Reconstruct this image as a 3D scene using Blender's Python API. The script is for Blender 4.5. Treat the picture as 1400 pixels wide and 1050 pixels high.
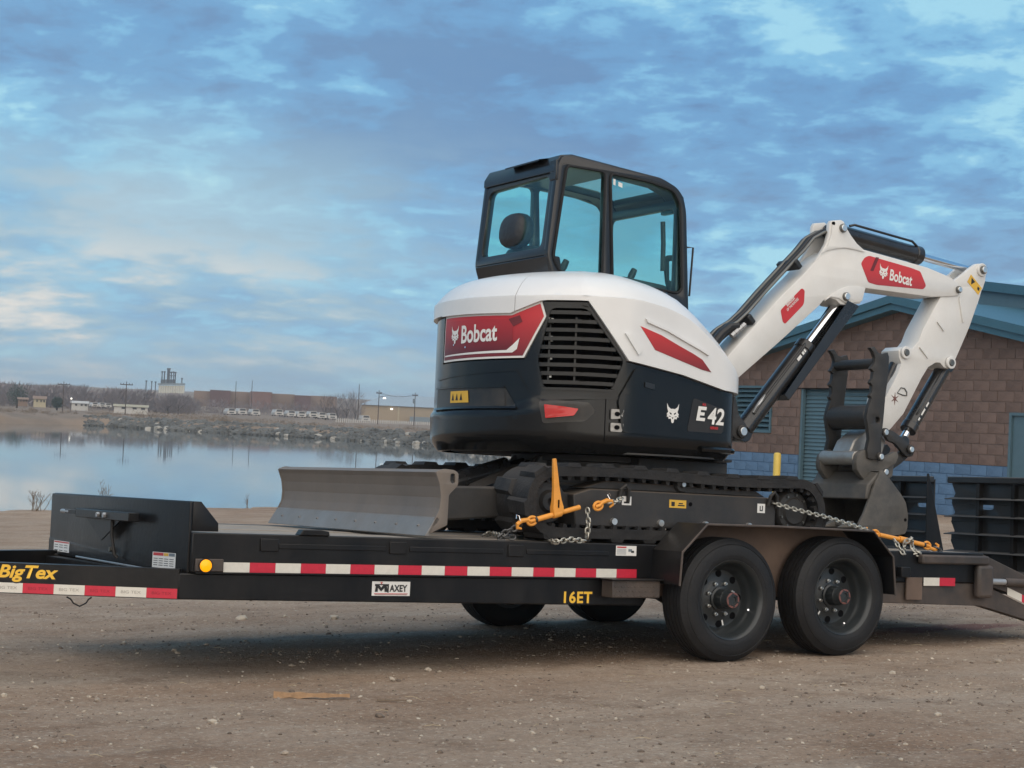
import bpy, bmesh, math, random, bisect
from mathutils import Vector, Matrix, noise
R = math.radians
sc = bpy.context.scene
COL = sc.collection
for o in list(bpy.data.objects): bpy.data.objects.remove(o)

# ------------------------------------------------------------------ camera
cam = bpy.data.cameras.new('camera'); camo = bpy.data.objects.new('camera', cam); COL.objects.link(camo)
cam.sensor_width = 36; cam.lens = 62.19; cam.clip_start = .1; cam.clip_end = 6000
CR = Matrix(((0.845483,-0.050389,-0.531619),(-0.532107,0.004288,-0.846666),(0.044942,0.99872,-0.023187)))
camo.matrix_world = Matrix.Translation((-5.9927,-8.1251,1.2977)) @ CR.to_4x4()
sc.camera = camo

# ------------------------------------------------------------------ sky, sun, exposure
SUN_EL, SUN_AZ = R(42), R(205)          # azimuth measured clockwise from +Y
w = bpy.data.worlds.new('World'); sc.world = w; w.use_nodes = True
nt = w.node_tree; nt.nodes.clear()
def N(t, **k):
    n = nt.nodes.new(t)
    for a, b in k.items(): setattr(n, a, b)
    return n
def Lk(a, b): nt.links.new(a, b)
def mth(op, a, b=None, c=None, clamp=False):
    n = N('ShaderNodeMath', operation=op); n.use_clamp = clamp
    for i, v in enumerate((a, b, c)):
        if v is None: continue
        if isinstance(v, (int, float)): n.inputs[i].default_value = v
        else: Lk(v, n.inputs[i])
    return n.outputs[0]
def mixc(f, a, b):
    n = N('ShaderNodeMix', data_type='RGBA')
    for i, v in ((0, f), (6, a), (7, b)):
        if isinstance(v, (int, float)): n.inputs[i].default_value = v
        elif isinstance(v, tuple): n.inputs[i].default_value = v + (1,)
        else: Lk(v, n.inputs[i])
    return n.outputs[2]
def ramp(f, stops):
    n = N('ShaderNodeValToRGB'); Lk(f, n.inputs[0]); e = n.color_ramp.elements
    n.color_ramp.interpolation = 'EASE'
    while len(e) < len(stops): e.new(.5)
    for q, (p, c) in zip(e, stops): q.position = p; q.color = (c if isinstance(c, tuple) else (c, c, c)) + (1,)
    return n.outputs[0]
sky = N('ShaderNodeTexSky', sky_type='NISHITA'); sky.sun_disc = False
sky.sun_elevation = SUN_EL; sky.sun_rotation = SUN_AZ; sky.air_density = 1.3; sky.dust_density = .6; sky.ozone_density = 2.0
sk = N('ShaderNodeVectorMath', operation='SCALE'); Lk(sky.outputs[0], sk.inputs[0]); sk.inputs[3].default_value = .12
tc = N('ShaderNodeTexCoord'); sp = N('ShaderNodeSeparateXYZ'); Lk(tc.outputs['Generated'], sp.inputs[0])
zz = mth('MAXIMUM', sp.outputs[2], 0.0); den = mth('ADD', zz, .20)
cx = mth('DIVIDE', sp.outputs[0], den); cy = mth('DIVIDE', sp.outputs[1], den)
cb = N('ShaderNodeCombineXYZ'); Lk(cx, cb.inputs[0]); Lk(cy, cb.inputs[1])
def noi(scale, detail, rough, off, dist=0.0, sx=1, sy=1, rz=0):
    mp = N('ShaderNodeMapping'); Lk(cb.outputs[0], mp.inputs[0]); mp.inputs[1].default_value = off; mp.inputs[3].default_value = (sx, sy, 1); mp.inputs[2].default_value = (0, 0, rz)
    n = N('ShaderNodeTexNoise'); Lk(mp.outputs[0], n.inputs[0]); n.inputs['Scale'].default_value = scale
    n.inputs['Detail'].default_value = detail; n.inputs['Roughness'].default_value = rough; n.inputs['Distortion'].default_value = dist
    return n.outputs[0]
big = noi(.80, 3, .5, (3.1, 1.7, 0)); mid = noi(3.0, 7, .55, (8.3, 2.2, 0), .25, 1.0, .9, .5); fine = noi(9.0, 7, .62, (1.3, 7.7, 0), .2, 1.0, .9, .5)
mot = mth('ADD', mth('MULTIPLY', mid, .53), mth('MULTIPLY', fine, .47))
cov = mth('ADD', mth('MULTIPLY', mot, .66), mth('MULTIPLY', big, .34))
deck = ramp(cov, [(.415, (.37,.70,.87)), (.46, (.22,.51,.77)), (.505, (.150,.355,.63)), (.57, (.125,.260,.49))])
col = mixc(.92, sk.outputs[0], deck)
# thin bright breaks, more of them low down and towards the evening side; grey-blue air at the skyline
dt = N('ShaderNodeVectorMath', operation='DOT_PRODUCT'); Lk(tc.outputs['Generated'], dt.inputs[0]); dt.inputs[1].default_value = (-.17, .985, 0)
west = ramp(dt.outputs['Value'], [(.58, .15), (.93, 1.0)])
veil = mth('MULTIPLY', ramp(zz, [(.0, .9), (.06, 1.0), (.11, .62), (.19, .10)]), west)
brk = ramp(mth('ADD', mth('MULTIPLY', noi(1.0, 5, .55, (6.1, 3.3, 0), .3, .8, 1.2, .4), .60), mth('MULTIPLY', mot, .40)), [(.42, 0.0), (.58, 1.0)])
vb = mth('MULTIPLY', veil, mth('MULTIPLY_ADD', brk, .80, .20))
col = mixc(vb, col, mixc(ramp(vb, [(.40, 0.0), (.95, 1.0)]), (.54,.76,.80), (.86,.83,.76)))
hz = ramp(zz, [(.0, .75), (.018, .45), (.045, 0.0)])
col = mixc(hz, col, (.34,.46,.56))
bg = N('ShaderNodeBackground'); Lk(col, bg.inputs[0]); bg.inputs[1].default_value = .435
wo = N('ShaderNodeOutputWorld'); Lk(bg.outputs[0], wo.inputs[0])
sl = bpy.data.lights.new('sun', 'SUN'); so = bpy.data.objects.new('sun', sl); COL.objects.link(so)
sl.energy = 1.5; sl.angle = R(110); sl.color = (1, .80, .57)
sd = Vector((math.sin(SUN_AZ)*math.cos(SUN_EL), math.cos(SUN_AZ)*math.cos(SUN_EL), math.sin(SUN_EL)))
so.rotation_euler = sd.to_track_quat('Z', 'Y').to_euler(); so.location = sd*60
vs = sc.view_settings; vs.view_transform = 'Standard'; vs.look = 'None'; vs.exposure = 1.2; vs.gamma = 1; vs.use_curve_mapping = False

# ------------------------------------------------------------------ materials
MT = {}
def mat(name, base, rough=.5, metal=0.0, dust=0.0, dcol=(.17,.135,.105), dscale=3.0, var=.12, vscale=6.0, bump=0.0, bscale=40.0, coat=0.0, emit=None, spec=.5, updust_light=0.0, streak=0.0, objvar=0.0):
    """procedural paint / metal / rubber: tone variation, dust patches, tone added on upward faces (dust; painted light on the ramps), fine relief"""
    m = bpy.data.materials.new(name); m.use_nodes = True; t = m.node_tree; t.nodes.clear()
    def n(ty, **k):
        q = t.nodes.new(ty)
        for a, b in k.items(): setattr(q, a, b)
        return q
    l = t.links.new
    out = n('ShaderNodeOutputMaterial'); p = n('ShaderNodeBsdfPrincipled'); l(p.outputs[0], out.inputs[0])
    p.inputs['Roughness'].default_value = rough; p.inputs['Metallic'].default_value = metal
    p.inputs['Coat Weight'].default_value = coat; p.inputs['Specular IOR Level'].default_value = spec
    tc = n('ShaderNodeTexCoord')
    nz = n('ShaderNodeTexNoise'); l(tc.outputs['Object'], nz.inputs[0]); nz.inputs['Scale'].default_value = vscale; nz.inputs['Detail'].default_value = 6; nz.inputs['Roughness'].default_value = .6
    mr = n('ShaderNodeMapRange'); l(nz.outputs[0], mr.inputs[0]); mr.inputs[1].default_value = .3; mr.inputs[2].default_value = .7; mr.inputs[3].default_value = 1-var; mr.inputs[4].default_value = 1+var
    mv = n('ShaderNodeVectorMath', operation='SCALE'); mv.inputs[0].default_value = base; l(mr.outputs[0], mv.inputs[3])
    colo = mv.outputs[0]
    if objvar:
        oi = n('ShaderNodeObjectInfo'); om = n('ShaderNodeMapRange'); l(oi.outputs['Random'], om.inputs[0]); om.inputs[3].default_value = 1-objvar; om.inputs[4].default_value = 1+objvar
        ov_ = n('ShaderNodeVectorMath', operation='SCALE'); l(colo, ov_.inputs[0]); l(om.outputs[0], ov_.inputs[3]); colo = ov_.outputs[0]
    if dust > 0 or updust_light > 0:
        dn = n('ShaderNodeTexNoise'); dn.inputs['Scale'].default_value = dscale; dn.inputs['Detail'].default_value = 8; dn.inputs['Roughness'].default_value = .68
        if streak:
            mp = n('ShaderNodeMapping'); l(tc.outputs['Object'], mp.inputs[0]); mp.inputs[3].default_value = (1, 1, streak); l(mp.outputs[0], dn.inputs[0])
        else: l(tc.outputs['Object'], dn.inputs[0])
        dr = n('ShaderNodeMapRange'); l(dn.outputs[0], dr.inputs[0]); dr.inputs[1].default_value = .38; dr.inputs[2].default_value = .75; dr.inputs[3].default_value = dust*.12; dr.inputs[4].default_value = dust
        ge = n('ShaderNodeNewGeometry'); sx = n('ShaderNodeSeparateXYZ'); l(ge.outputs['Normal'], sx.inputs[0])
        ur = n('ShaderNodeMapRange'); l(sx.outputs[2], ur.inputs[0]); ur.inputs[1].default_value = .3; ur.inputs[2].default_value = .95; ur.inputs[3].default_value = 0; ur.inputs[4].default_value = updust_light
        ad = n('ShaderNodeMath', operation='ADD'); ad.use_clamp = True; l(dr.outputs[0], ad.inputs[0]); l(ur.outputs[0], ad.inputs[1])
        mx = n('ShaderNodeMix', data_type='RGBA'); l(ad.outputs[0], mx.inputs[0]); l(colo, mx.inputs[6]); mx.inputs[7].default_value = dcol+(1,)
        colo = mx.outputs[2]
        rr = n('ShaderNodeMapRange'); l(ad.outputs[0], rr.inputs[0]); rr.inputs[3].default_value = rough; rr.inputs[4].default_value = .92
        l(rr.outputs[0], p.inputs['Roughness'])
    l(colo, p.inputs['Base Color'])
    if emit: p.inputs['Emission Color'].default_value = emit[0]+(1,); p.inputs['Emission Strength'].default_value = emit[1]
    if bump > 0:
        bn = n('ShaderNodeTexNoise'); l(tc.outputs['Object'], bn.inputs[0]); bn.inputs['Scale'].default_value = bscale; bn.inputs['Detail'].default_value = 4
        bu = n('ShaderNodeBump'); bu.inputs['Strength'].default_value = bump; bu.inputs['Distance'].default_value = .02; l(bn.outputs[0], bu.inputs['Height']); l(bu.outputs[0], p.inputs['Normal'])
    MT[name] = m
    return m
mat('white_paint', (.73,.735,.735), .32, dust=.10, dcol=(.50,.45,.38), dscale=2.2, var=.03, coat=.35)
mat('white_arm', (.69,.685,.665), .38, dust=.20, dcol=(.46,.41,.34), dscale=5, var=.04, coat=.2)
mat('black_plastic', (.006,.0065,.007), .17, dust=.035, dscale=2.5, coat=.10, spec=.32)
mat('dusty_plastic', (.008,.009,.011), .30, dust=.30, dcol=(.19,.155,.115), dscale=4.0)
mat('cab_black', (.010,.011,.013), .30, dust=.05, dscale=3, coat=.2)
mat('cab_inner', (.035,.042,.048), .6)
mat('seat_black', (.02,.023,.028), .55, bump=.3, bscale=25)
mat('ramp_black', (.012,.014,.017), .4, dust=.15, dcol=(.10,.10,.10), dscale=5, updust_light=.8)  # upward faces greyed in the colour so rung tops seem to catch light
mat('trailer_black', (.004,.005,.007), .28, spec=.28, dust=.16, dcol=(.10,.085,.07), dscale=3, updust_light=.15, streak=.35, bump=.05, bscale=30)
mat('trailer_dusty', (.02,.02,.021), .5, dust=.62, dcol=(.17,.125,.10), dscale=2.6, updust_light=.2)
mat('fender_back', (.07,.05,.04), .7, dust=.85, dcol=(.21,.145,.11), dscale=1.6)
mat('rubber', (.008,.009,.011), .60, dust=.10, dcol=(.10,.085,.07), dscale=7, bump=.15, bscale=60, spec=.35)
mat('track_rubber', (.012,.013,.015), .70, dust=.24, dcol=(.12,.105,.092), dscale=5, updust_light=.22, bump=.25, bscale=50, spec=.3)
mat('track_steel', (.020,.021,.023), .5, dust=.22, dcol=(.16,.125,.095), dscale=4, updust_light=.75, bump=.08)
mat('rim_black', (.021,.026,.029), .30, dust=.10, dcol=(.12,.10,.08), dscale=6)
mat('nut_steel', (.62,.62,.60), .3, metal=1.0)
mat('hub_red', (.16,.055,.05), .42, dust=.3)
mat('blade_steel', (.15,.13,.115), .5, metal=.1, dust=.6, dcol=(.235,.195,.16), dscale=2.2, streak=.22, bump=.05)
mat('blade_edge', (.22,.215,.21), .42, metal=.3, dust=.45, dcol=(.21,.19,.17), dscale=4, bump=.05)
mat('dark_iron', (.020,.021,.022), .48, dust=.22, dcol=(.12,.095,.075), dscale=5, updust_light=.25, bump=.12, bscale=25)
mat('bucket_iron', (.05,.049,.047), .5, dust=.75, dcol=(.185,.165,.14), dscale=3.0, bump=.12, bscale=18)
mat('bare_steel', (.40,.39,.37), .42, metal=.7, dust=.45, dcol=(.24,.21,.18), dscale=14, bump=.15)
mat('cylinder_black', (.012,.013,.015), .26, dust=.08, coat=.3)
mat('hose_black', (.014,.014,.015), .45)
mat('chrome', (.80,.81,.83), .10, metal=1.0, var=.02)
mat('pin_zinc', (.75,.74,.71), .28, metal=.9)
mat('pin_dark', (.16,.16,.15), .4, metal=.7)
mat('red_plastic', (.55,.02,.02), .18, coat=.6)
mat('decal_white', (.76,.75,.72), .45, var=.03)
mat('decal_red', (.52,.030,.035), .42, var=.06)
mat('decal_maroon', (.15,.018,.022), .42, var=.1)
mat('decal_yellow', (.70,.42,.05), .5, var=.05)
mat('decal_black', (.015,.015,.016), .5)
mat('letter_yellow', (.85,.50,.045), .5, var=.04)
mat('tape_red', (.55,.018,.045), .38, var=.07, vscale=40)
mat('tape_white', (.70,.67,.60), .40, var=.05, vscale=40, dust=.15, dcol=(.40,.34,.27), dscale=12)
mat('tape_print_dark', (.36,.33,.29), .5)
mat('tape_print_red', (.33,.012,.03), .5)
mat('amber_lens', (.85,.27,.0), .3, emit=((1,.36,.0), .42))
mat('binder_yellow', (.80,.33,.045), .45, dust=.2, dcol=(.25,.15,.07), dscale=25, bump=.1)
mat('chain_zinc', (.48,.47,.42), .38, metal=.75, dust=.25, dcol=(.2,.17,.13), dscale=30)
mat('chain_dark', (.10,.10,.10), .45, metal=.6)
mat('deck_wood', (.27,.235,.195), .8, dust=.5, dcol=(.36,.31,.26), dscale=5, var=.2, vscale=9, bump=.2)
mat('galvanised', (.45,.46,.47), .4, metal=.7, dust=.2)
mat('wood_scrap', (.34,.21,.115), .75, var=.25, vscale=25, bump=.3, bscale=60)
mat('twig', (.16,.12,.085), .85, var=.2)
mat('stone', (.27,.235,.195), .85, var=.3, vscale=1.2, bump=.3)
mat('brick', (.158,.110,.092), .92, var=.16, vscale=2.3, bump=.5, bscale=30, objvar=.14)
mat('brick_blue', (.095,.175,.285), .75, var=.12, vscale=2.3, bump=.6, bscale=30, objvar=.08)
mat('mortar', (.185,.138,.115), .95, var=.12, bump=.3)
mat('mortar_blue', (.085,.16,.265), .9, var=.1, bump=.3)
mat('teal_metal', (.085,.150,.185), .42, var=.06, bump=.02)
mat('teal_roof', (.045,.125,.175), .40, var=.06)
mat('louver_teal', (.075,.14,.175), .45, var=.08)
mat('dark_void', (.004,.004,.005), .9, spec=.1)
mat('bollard_yellow', (.72,.52,.10), .5, dust=.15)
mat('rock', (.105,.107,.102), .9, var=.45, vscale=.35, bump=.4, bscale=3)
mat('rock_pale', (.34,.32,.285), .9, var=.2)
mat('far_tan', (.30,.24,.17), .8, var=.05, vscale=.1)
mat('far_roof', (.33,.38,.41), .5, var=.06, vscale=.1)
mat('far_brick', (.165,.098,.085), .9, var=.12, vscale=.15)
mat('far_brick_dark', (.115,.070,.068), .9, var=.12, vscale=.15)
mat('far_brown', (.21,.155,.125), .9, var=.1, vscale=.15)
mat('far_white', (.46,.45,.43), .6, var=.05)
mat('far_cream', (.38,.34,.24), .7, var=.05)
mat('far_grey', (.16,.20,.23), .6, var=.1)
mat('far_dark', (.04,.045,.055), .6)
mat('far_silo', (.50,.49,.42), .6, var=.08, vscale=.3)
mat('pole_wood', (.075,.06,.055), .9)
mat('bare_twigs', (.22,.185,.18), .9, var=.35, vscale=.08)
mat('brush', (.22,.165,.115), .95, var=.35, vscale=.2)
mat('evergreen', (.06,.085,.075), .9, var=.3, vscale=.3)
mat('lamp_white', (.9,.88,.8), .4, emit=((1,.93,.8), .7))
def glass_mat(name, tint, refl=.07):
    m = bpy.data.materials.new(name); m.use_nodes = True; t = m.node_tree; t.nodes.clear()
    o = t.nodes.new('ShaderNodeOutputMaterial'); a = t.nodes.new('ShaderNodeBsdfTransparent'); b = t.nodes.new('ShaderNodeBsdfGlossy'); mx = t.nodes.new('ShaderNodeMixShader'); lw = t.nodes.new('ShaderNodeLayerWeight'); pw_ = t.nodes.new('ShaderNodeMath'); pw_.operation = 'POWER'; fr = t.nodes.new('ShaderNodeMath'); fr.operation = 'MULTIPLY_ADD'
    a.inputs[0].default_value = tint+(1,); b.inputs['Roughness'].default_value = .02; b.inputs[0].default_value = (.9,.95,.95,1); lw.inputs[0].default_value = .5; t.links.new(lw.outputs['Facing'], pw_.inputs[0]); pw_.inputs[1].default_value = 5.0; t.links.new(pw_.outputs[0], fr.inputs[0]); fr.inputs[1].default_value = .8; fr.inputs[2].default_value = refl*.45
    t.links.new(fr.outputs[0], mx.inputs[0]); t.links.new(a.outputs[0], mx.inputs[1]); t.links.new(b.outputs[0], mx.inputs[2]); t.links.new(mx.outputs[0], o.inputs[0]); MT[name] = m
glass_mat('glass_teal', (.87,1.0,.965))
# printed decal: red that runs to maroon towards its lower edge
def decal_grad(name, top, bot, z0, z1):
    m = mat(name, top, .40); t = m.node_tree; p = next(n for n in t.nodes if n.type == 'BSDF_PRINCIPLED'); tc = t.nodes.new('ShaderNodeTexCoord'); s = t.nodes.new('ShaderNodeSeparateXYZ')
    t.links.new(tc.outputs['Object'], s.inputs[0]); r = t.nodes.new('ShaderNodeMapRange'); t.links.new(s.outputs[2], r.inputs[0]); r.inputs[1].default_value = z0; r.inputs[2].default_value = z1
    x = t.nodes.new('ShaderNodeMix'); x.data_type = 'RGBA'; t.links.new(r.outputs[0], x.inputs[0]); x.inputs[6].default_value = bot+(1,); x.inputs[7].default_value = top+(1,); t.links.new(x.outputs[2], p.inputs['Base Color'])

# ------------------------------------------------------------------ mesh helpers
class MB:
    """collects verts and faces; build() links them as ONE mesh object"""
    def __init__(s): s.v = []; s.f = []
    def add(s, vs, fs, mx=None):
        b = len(s.v)
        s.v += [tuple(mx @ Vector(p)) if mx else tuple(p) for p in vs]
        s.f += [tuple(i+b for i in q) for q in fs]; return s
    def box(s, a, b, mx=None):
        (x0,y0,z0),(x1,y1,z1) = a, b
        return s.add([(x0,y0,z0),(x1,y0,z0),(x1,y1,z0),(x0,y1,z0),(x0,y0,z1),(x1,y0,z1),(x1,y1,z1),(x0,y1,z1)],
                     [(0,3,2,1),(4,5,6,7),(0,1,5,4),(1,2,6,5),(2,3,7,6),(3,0,4,7)], mx)
    def cyl(s, p0, p1, r0, r1=None, n=16, caps=True):
        r1 = r0 if r1 is None else r1; p0, p1 = Vector(p0), Vector(p1); d = (p1-p0).normalized()
        u = d.orthogonal().normalized(); w_ = d.cross(u); vs = []
        for p, r in ((p0, r0), (p1, r1)):
            for i in range(n):
                a = 2*math.pi*i/n; vs.append(p+u*math.cos(a)*r+w_*math.sin(a)*r)
        fs = [(i, (i+1) % n, n+(i+1) % n, n+i) for i in range(n)]
        if caps: fs += [tuple(range(n-1, -1, -1)), tuple(range(n, 2*n))]
        return s.add(vs, fs)
    def tube(s, pts, r, n=8, closed=False):
        pts = [Vector(p) for p in pts]; m = len(pts); vs = []; u = None
        for i, p in enumerate(pts):
            a = pts[(i-1) % m] if (closed or i) else p; b = pts[(i+1) % m] if (closed or i < m-1) else p
            d = (b-a).normalized()
            u = d.orthogonal().normalized() if u is None else (u-d*u.dot(d)).normalized()
            w_ = d.cross(u); rr = r[i] if isinstance(r, (list, tuple)) else r
            vs += [p+u*math.cos(2*math.pi*k/n)*rr+w_*math.sin(2*math.pi*k/n)*rr for k in range(n)]
        fs = []
        for i in range(m if closed else m-1):
            j = (i+1) % m; fs += [(i*n+k, i*n+(k+1) % n, j*n+(k+1) % n, j*n+k) for k in range(n)]
        if not closed: fs += [tuple(range(n-1, -1, -1)), tuple(range((m-1)*n, m*n))]
        return s.add(vs, fs)
    def lathe(s, prof, c, axis, n=32, closed=False):
        """prof: (radius, position along axis)"""
        ax = Vector(axis).normalized(); u = ax.orthogonal().normalized(); w_ = ax.cross(u); c = Vector(c); vs = []
        for r, h in prof:
            for k in range(n):
                a = 2*math.pi*k/n; vs.append(c+ax*h+u*math.cos(a)*r+w_*math.sin(a)*r)
        fs = []; m = len(prof)
        for i in range(m if closed else m-1):
            j = (i+1) % m; fs += [(i*n+k, i*n+(k+1) % n, j*n+(k+1) % n, j*n+k) for k in range(n)]
        return s.add(vs, fs)
    def prism(s, poly, a, b, ax='y'):
        """poly in the plane across axis ax, from a to b"""
        f = {'y': lambda p, t: (p[0], t, p[1]), 'x': lambda p, t: (t, p[0], p[1]), 'z': lambda p, t: (p[0], p[1], t)}[ax]; n = len(poly)
        return s.add([f(p, a) for p in poly]+[f(p, b) for p in poly], [tuple(range(n)), tuple(range(2*n-1, n-1, -1))]+[(i, n+i, n+(i+1) % n, (i+1) % n) for i in range(n)])
    def mesh(s, name, smooth=35):
        me = bpy.data.meshes.new(name); me.from_pydata(s.v, [], s.f); me.update()
        bm = bmesh.new(); bm.from_mesh(me); bmesh.ops.recalc_face_normals(bm, faces=bm.faces); bm.to_mesh(me); bm.free()
        fin(me, smooth); return me
    def build(s, name, m, parent=None, bevel=0.0, smooth=35, seg=2):
        return link(name, s.mesh(name, smooth), m, parent, bevel, seg)
def fin(me, smooth):
    if smooth:
        me.shade_smooth(); me.set_sharp_from_angle(angle=R(smooth))
def link(name, me, m, parent=None, bevel=0.0, seg=2):
    o = bpy.data.objects.new(name, me); COL.objects.link(o)
    if m and not me.materials: me.materials.append(MT[m])
    if parent is not None: attach(o, parent)
    if bevel:
        b = o.modifiers.new('bevel', 'BEVEL'); b.width = bevel; b.segments = seg; b.limit_method = 'ANGLE'; b.angle_limit = R(40); b.harden_normals = False
    return o
def attach(o, parent):
    o.parent = parent
    if parent.get('_b') is not None: o.location = -Vector(parent['_b'])
# frame of the trailer: it stands a little nose-up on ground that falls towards the water
TW = Matrix(((0.9998173,-0.0007004,0.0191009),(0,0.9993283,0.036646),(-0.0191137,-0.0366393,0.9991458)))
OFF = Vector((0,0,.4606))
def tw(p): return TW @ Vector(p)+OFF
BASES = []
def root(name, base, label, cat, group=None, tilted=True):
    """Empty at a thing's base; parts are written in the trailer's frame (or the world's)"""
    o = bpy.data.objects.new(name, None); COL.objects.link(o); o.empty_display_size = .2
    o.matrix_world = (Matrix.Translation(tw(base)) @ TW.to_4x4()) if tilted else Matrix.Translation(Vector(base))
    o['_b'] = list(base); BASES.append(o)
    return tag(o, label, cat, group)
def tag(o, label=None, cat=None, group=None, kind=None):
    for k, v in (('label', label), ('category', cat), ('group', group), ('kind', kind)):
        if v: o[k] = v
    return o
def top(o):
    """a one-mesh thing written in the trailer's frame"""
    o.matrix_world = Matrix.Translation(OFF) @ TW.to_4x4(); return o
def flat(outer, holes=(), ext=0.0, bev=0.0):
    """filled 2D outline with holes -> mesh in its own xy plane"""
    cu = bpy.data.curves.new('outline', 'CURVE'); cu.dimensions = '2D'; cu.fill_mode = 'BOTH'; cu.extrude = max(ext-bev, 0); cu.bevel_depth = bev; cu.bevel_resolution = 1; cu.offset = -bev
    for pl in [outer]+list(holes):
        sp_ = cu.splines.new('POLY'); sp_.points.add(len(pl)-1)
        for q, p in zip(sp_.points, pl): q.co = (p[0], p[1], 0, 1)
        sp_.use_cyclic_u = True
    o = bpy.data.objects.new('outline', cu); COL.objects.link(o)
    me = bpy.data.meshes.new_from_object(o); bpy.data.objects.remove(o); bpy.data.curves.remove(cu)
    bm = bmesh.new(); bm.from_mesh(me); bmesh.ops.remove_doubles(bm, verts=bm.verts, dist=1e-5); bmesh.ops.recalc_face_normals(bm, faces=bm.faces); bm.to_mesh(me); bm.free()
    me.materials.clear()
    return me
AX = {'y': lambda p, t: (p[0], t+p[2], p[1]), 'x': lambda p, t: (t+p[2], p[0], p[1]), 'z': lambda p, t: (p[0], p[1], t+p[2])}
def plate(name, outer, a, b, m, parent=None, holes=(), ax='y', bev=.003, smooth=40):
    """sheet or plate with real openings, between a and b along axis ax"""
    me = flat(outer, holes, abs(b-a)/2, bev); g = AX[ax]; t = (a+b)/2
    for v in me.vertices: v.co = g(v.co, t)
    bm = bmesh.new(); bm.from_mesh(me); bmesh.ops.recalc_face_normals(bm, faces=bm.faces); bm.to_mesh(me); bm.free()
    fin(me, smooth); me.name = name
    return link(name, me, m, parent)
def rnd(poly, r, n=4):
    """polygon with rounded corners"""
    out = []; k = len(poly)
    for i in range(k):
        p0, p, p1 = Vector(poly[i-1]), Vector(poly[i]), Vector(poly[(i+1) % k])
        d0, d1 = (p0-p), (p1-p); q = min(r, d0.length*.45, d1.length*.45); a, b = p+d0.normalized()*q, p+d1.normalized()*q
        for j in range(n+1):
            t = j/n; out.append(tuple(a*(1-t)**2+p*2*t*(1-t)+b*t*t))
    return out
def circ(c, r, n=16, sy=1.0): return [(c[0]+r*math.cos(2*math.pi*i/n), c[1]+r*sy*math.sin(2*math.pi*i/n)) for i in range(n)]
def text_me(s, size, sx=1.0, bold=0.0, shear=0.0, ext=0.0, sp_=1.0):
    cu = bpy.data.curves.new('text', 'FONT'); cu.body = s; cu.size = size; cu.offset = bold; cu.shear = shear; cu.extrude = ext; cu.align_x = 'CENTER'; cu.align_y = 'CENTER'; cu.space_character = sp_; cu.resolution_u = 4
    o = bpy.data.objects.new('text', cu); COL.objects.link(o); bpy.context.view_layer.update()
    me = bpy.data.meshes.new_from_object(o); bpy.data.objects.remove(o); bpy.data.curves.remove(cu); me.materials.clear()
    xs = [v.co.x for v in me.vertices]; ys = [v.co.y for v in me.vertices]; c = ((min(xs)+max(xs))/2, (min(ys)+max(ys))/2)
    for v in me.vertices: v.co.x = (v.co.x-c[0])*sx; v.co.y -= c[1]
    return me
def fitme(me, w_, h):
    """scale a flat mesh to a width and height"""
    xs = [v.co.x for v in me.vertices]; ys = [v.co.y for v in me.vertices]
    cx_, cy_ = (min(xs)+max(xs))/2, (min(ys)+max(ys))/2; kx, ky = w_/(max(xs)-min(xs)), h/(max(ys)-min(ys))
    for v in me.vertices: v.co.x = (v.co.x-cx_)*kx; v.co.y = (v.co.y-cy_)*ky
    return me
def put(name, me, m, parent, o, ex, ey, ez):
    """flat mesh -> plane with origin o, axes ex ey, lifted along ez"""
    o, ex, ey, ez = map(Vector, (o, ex, ey, ez))
    for v in me.vertices: v.co = o+ex*v.co.x+ey*v.co.y+ez*v.co.z
    return link(name, me, m, parent)
CAT = [(-.60,.80),(-.44,.50),(-.20,.34),(0,.36),(.20,.34),(.44,.50),(.60,.80),(.56,.38),(.46,.12),(.62,-.10),(.52,-.12),(.60,-.30),(.44,-.28),(.40,-.46),(.22,-.42),(.14,-.50),(.12,-.70),(0,-.78),(-.12,-.70),(-.14,-.50),(-.22,-.42),(-.40,-.46),(-.44,-.28),(-.60,-.30),(-.52,-.12),(-.62,-.10),(-.46,.12),(-.56,.38)]
CATE = [[(-.34,.10),(-.10,-.02),(-.14,-.12),(-.30,-.04)],[(.34,.10),(.30,-.04),(.14,-.12),(.10,-.02)],[(-.10,-.32),(.10,-.32),(.0,-.46)],[(-.40,-.20),(-.20,-.24),(-.20,-.30),(-.36,-.27)],[(.40,-.20),(.36,-.27),(.20,-.30),(.20,-.24)]]
def cat_me(): return flat(CAT, CATE)
def _chaikin(p,n):
    for _ in range(n):
        q=[p[0]]
        for a,b in zip(p,p[1:]):
            q.append((a[0]*.75+b[0]*.25,a[1]*.75+b[1]*.25)); q.append((a[0]*.25+b[0]*.75,a[1]*.25+b[1]*.75))
        p=q+[p[-1]]
    return p
def _plan():
    p=[(.9,1.86),(.5,1.86),(.2,1.86),(0.0,1.86)]
    p+=[(.35-math.cos(math.radians(a)),1-math.sin(math.radians(a))) for a in range(-52,53,4)]
    p+=[(-.03,.14),(.2,.14),(.45,.14),(.62,.14),(.74,.145),(.83,.19),(.885,.29),(.905,.42),(.91,.6),(.91,.8)]
    p=_chaikin(p,2)
    L=[0.]
    for a,b in zip(p,p[1:]): L.append(L[-1]+math.hypot(b[0]-a[0],b[1]-a[1]))
    k=min(range(len(p)),key=lambda i:abs(p[i][1]-1.0)+(10 if p[i][0]>0 else 0))
    s0=L[k]
    return p,[l-s0 for l in L]
PLAN,PLEN=_plan()
def _interp(xs,ys,x):
    if x<=xs[0]: return ys[0]
    for i in range(1,len(xs)):
        if x<=xs[i]:
            t=(x-xs[i-1])/(xs[i]-xs[i-1]); return ys[i-1]*(1-t)+ys[i]*t
    return ys[-1]
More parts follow.
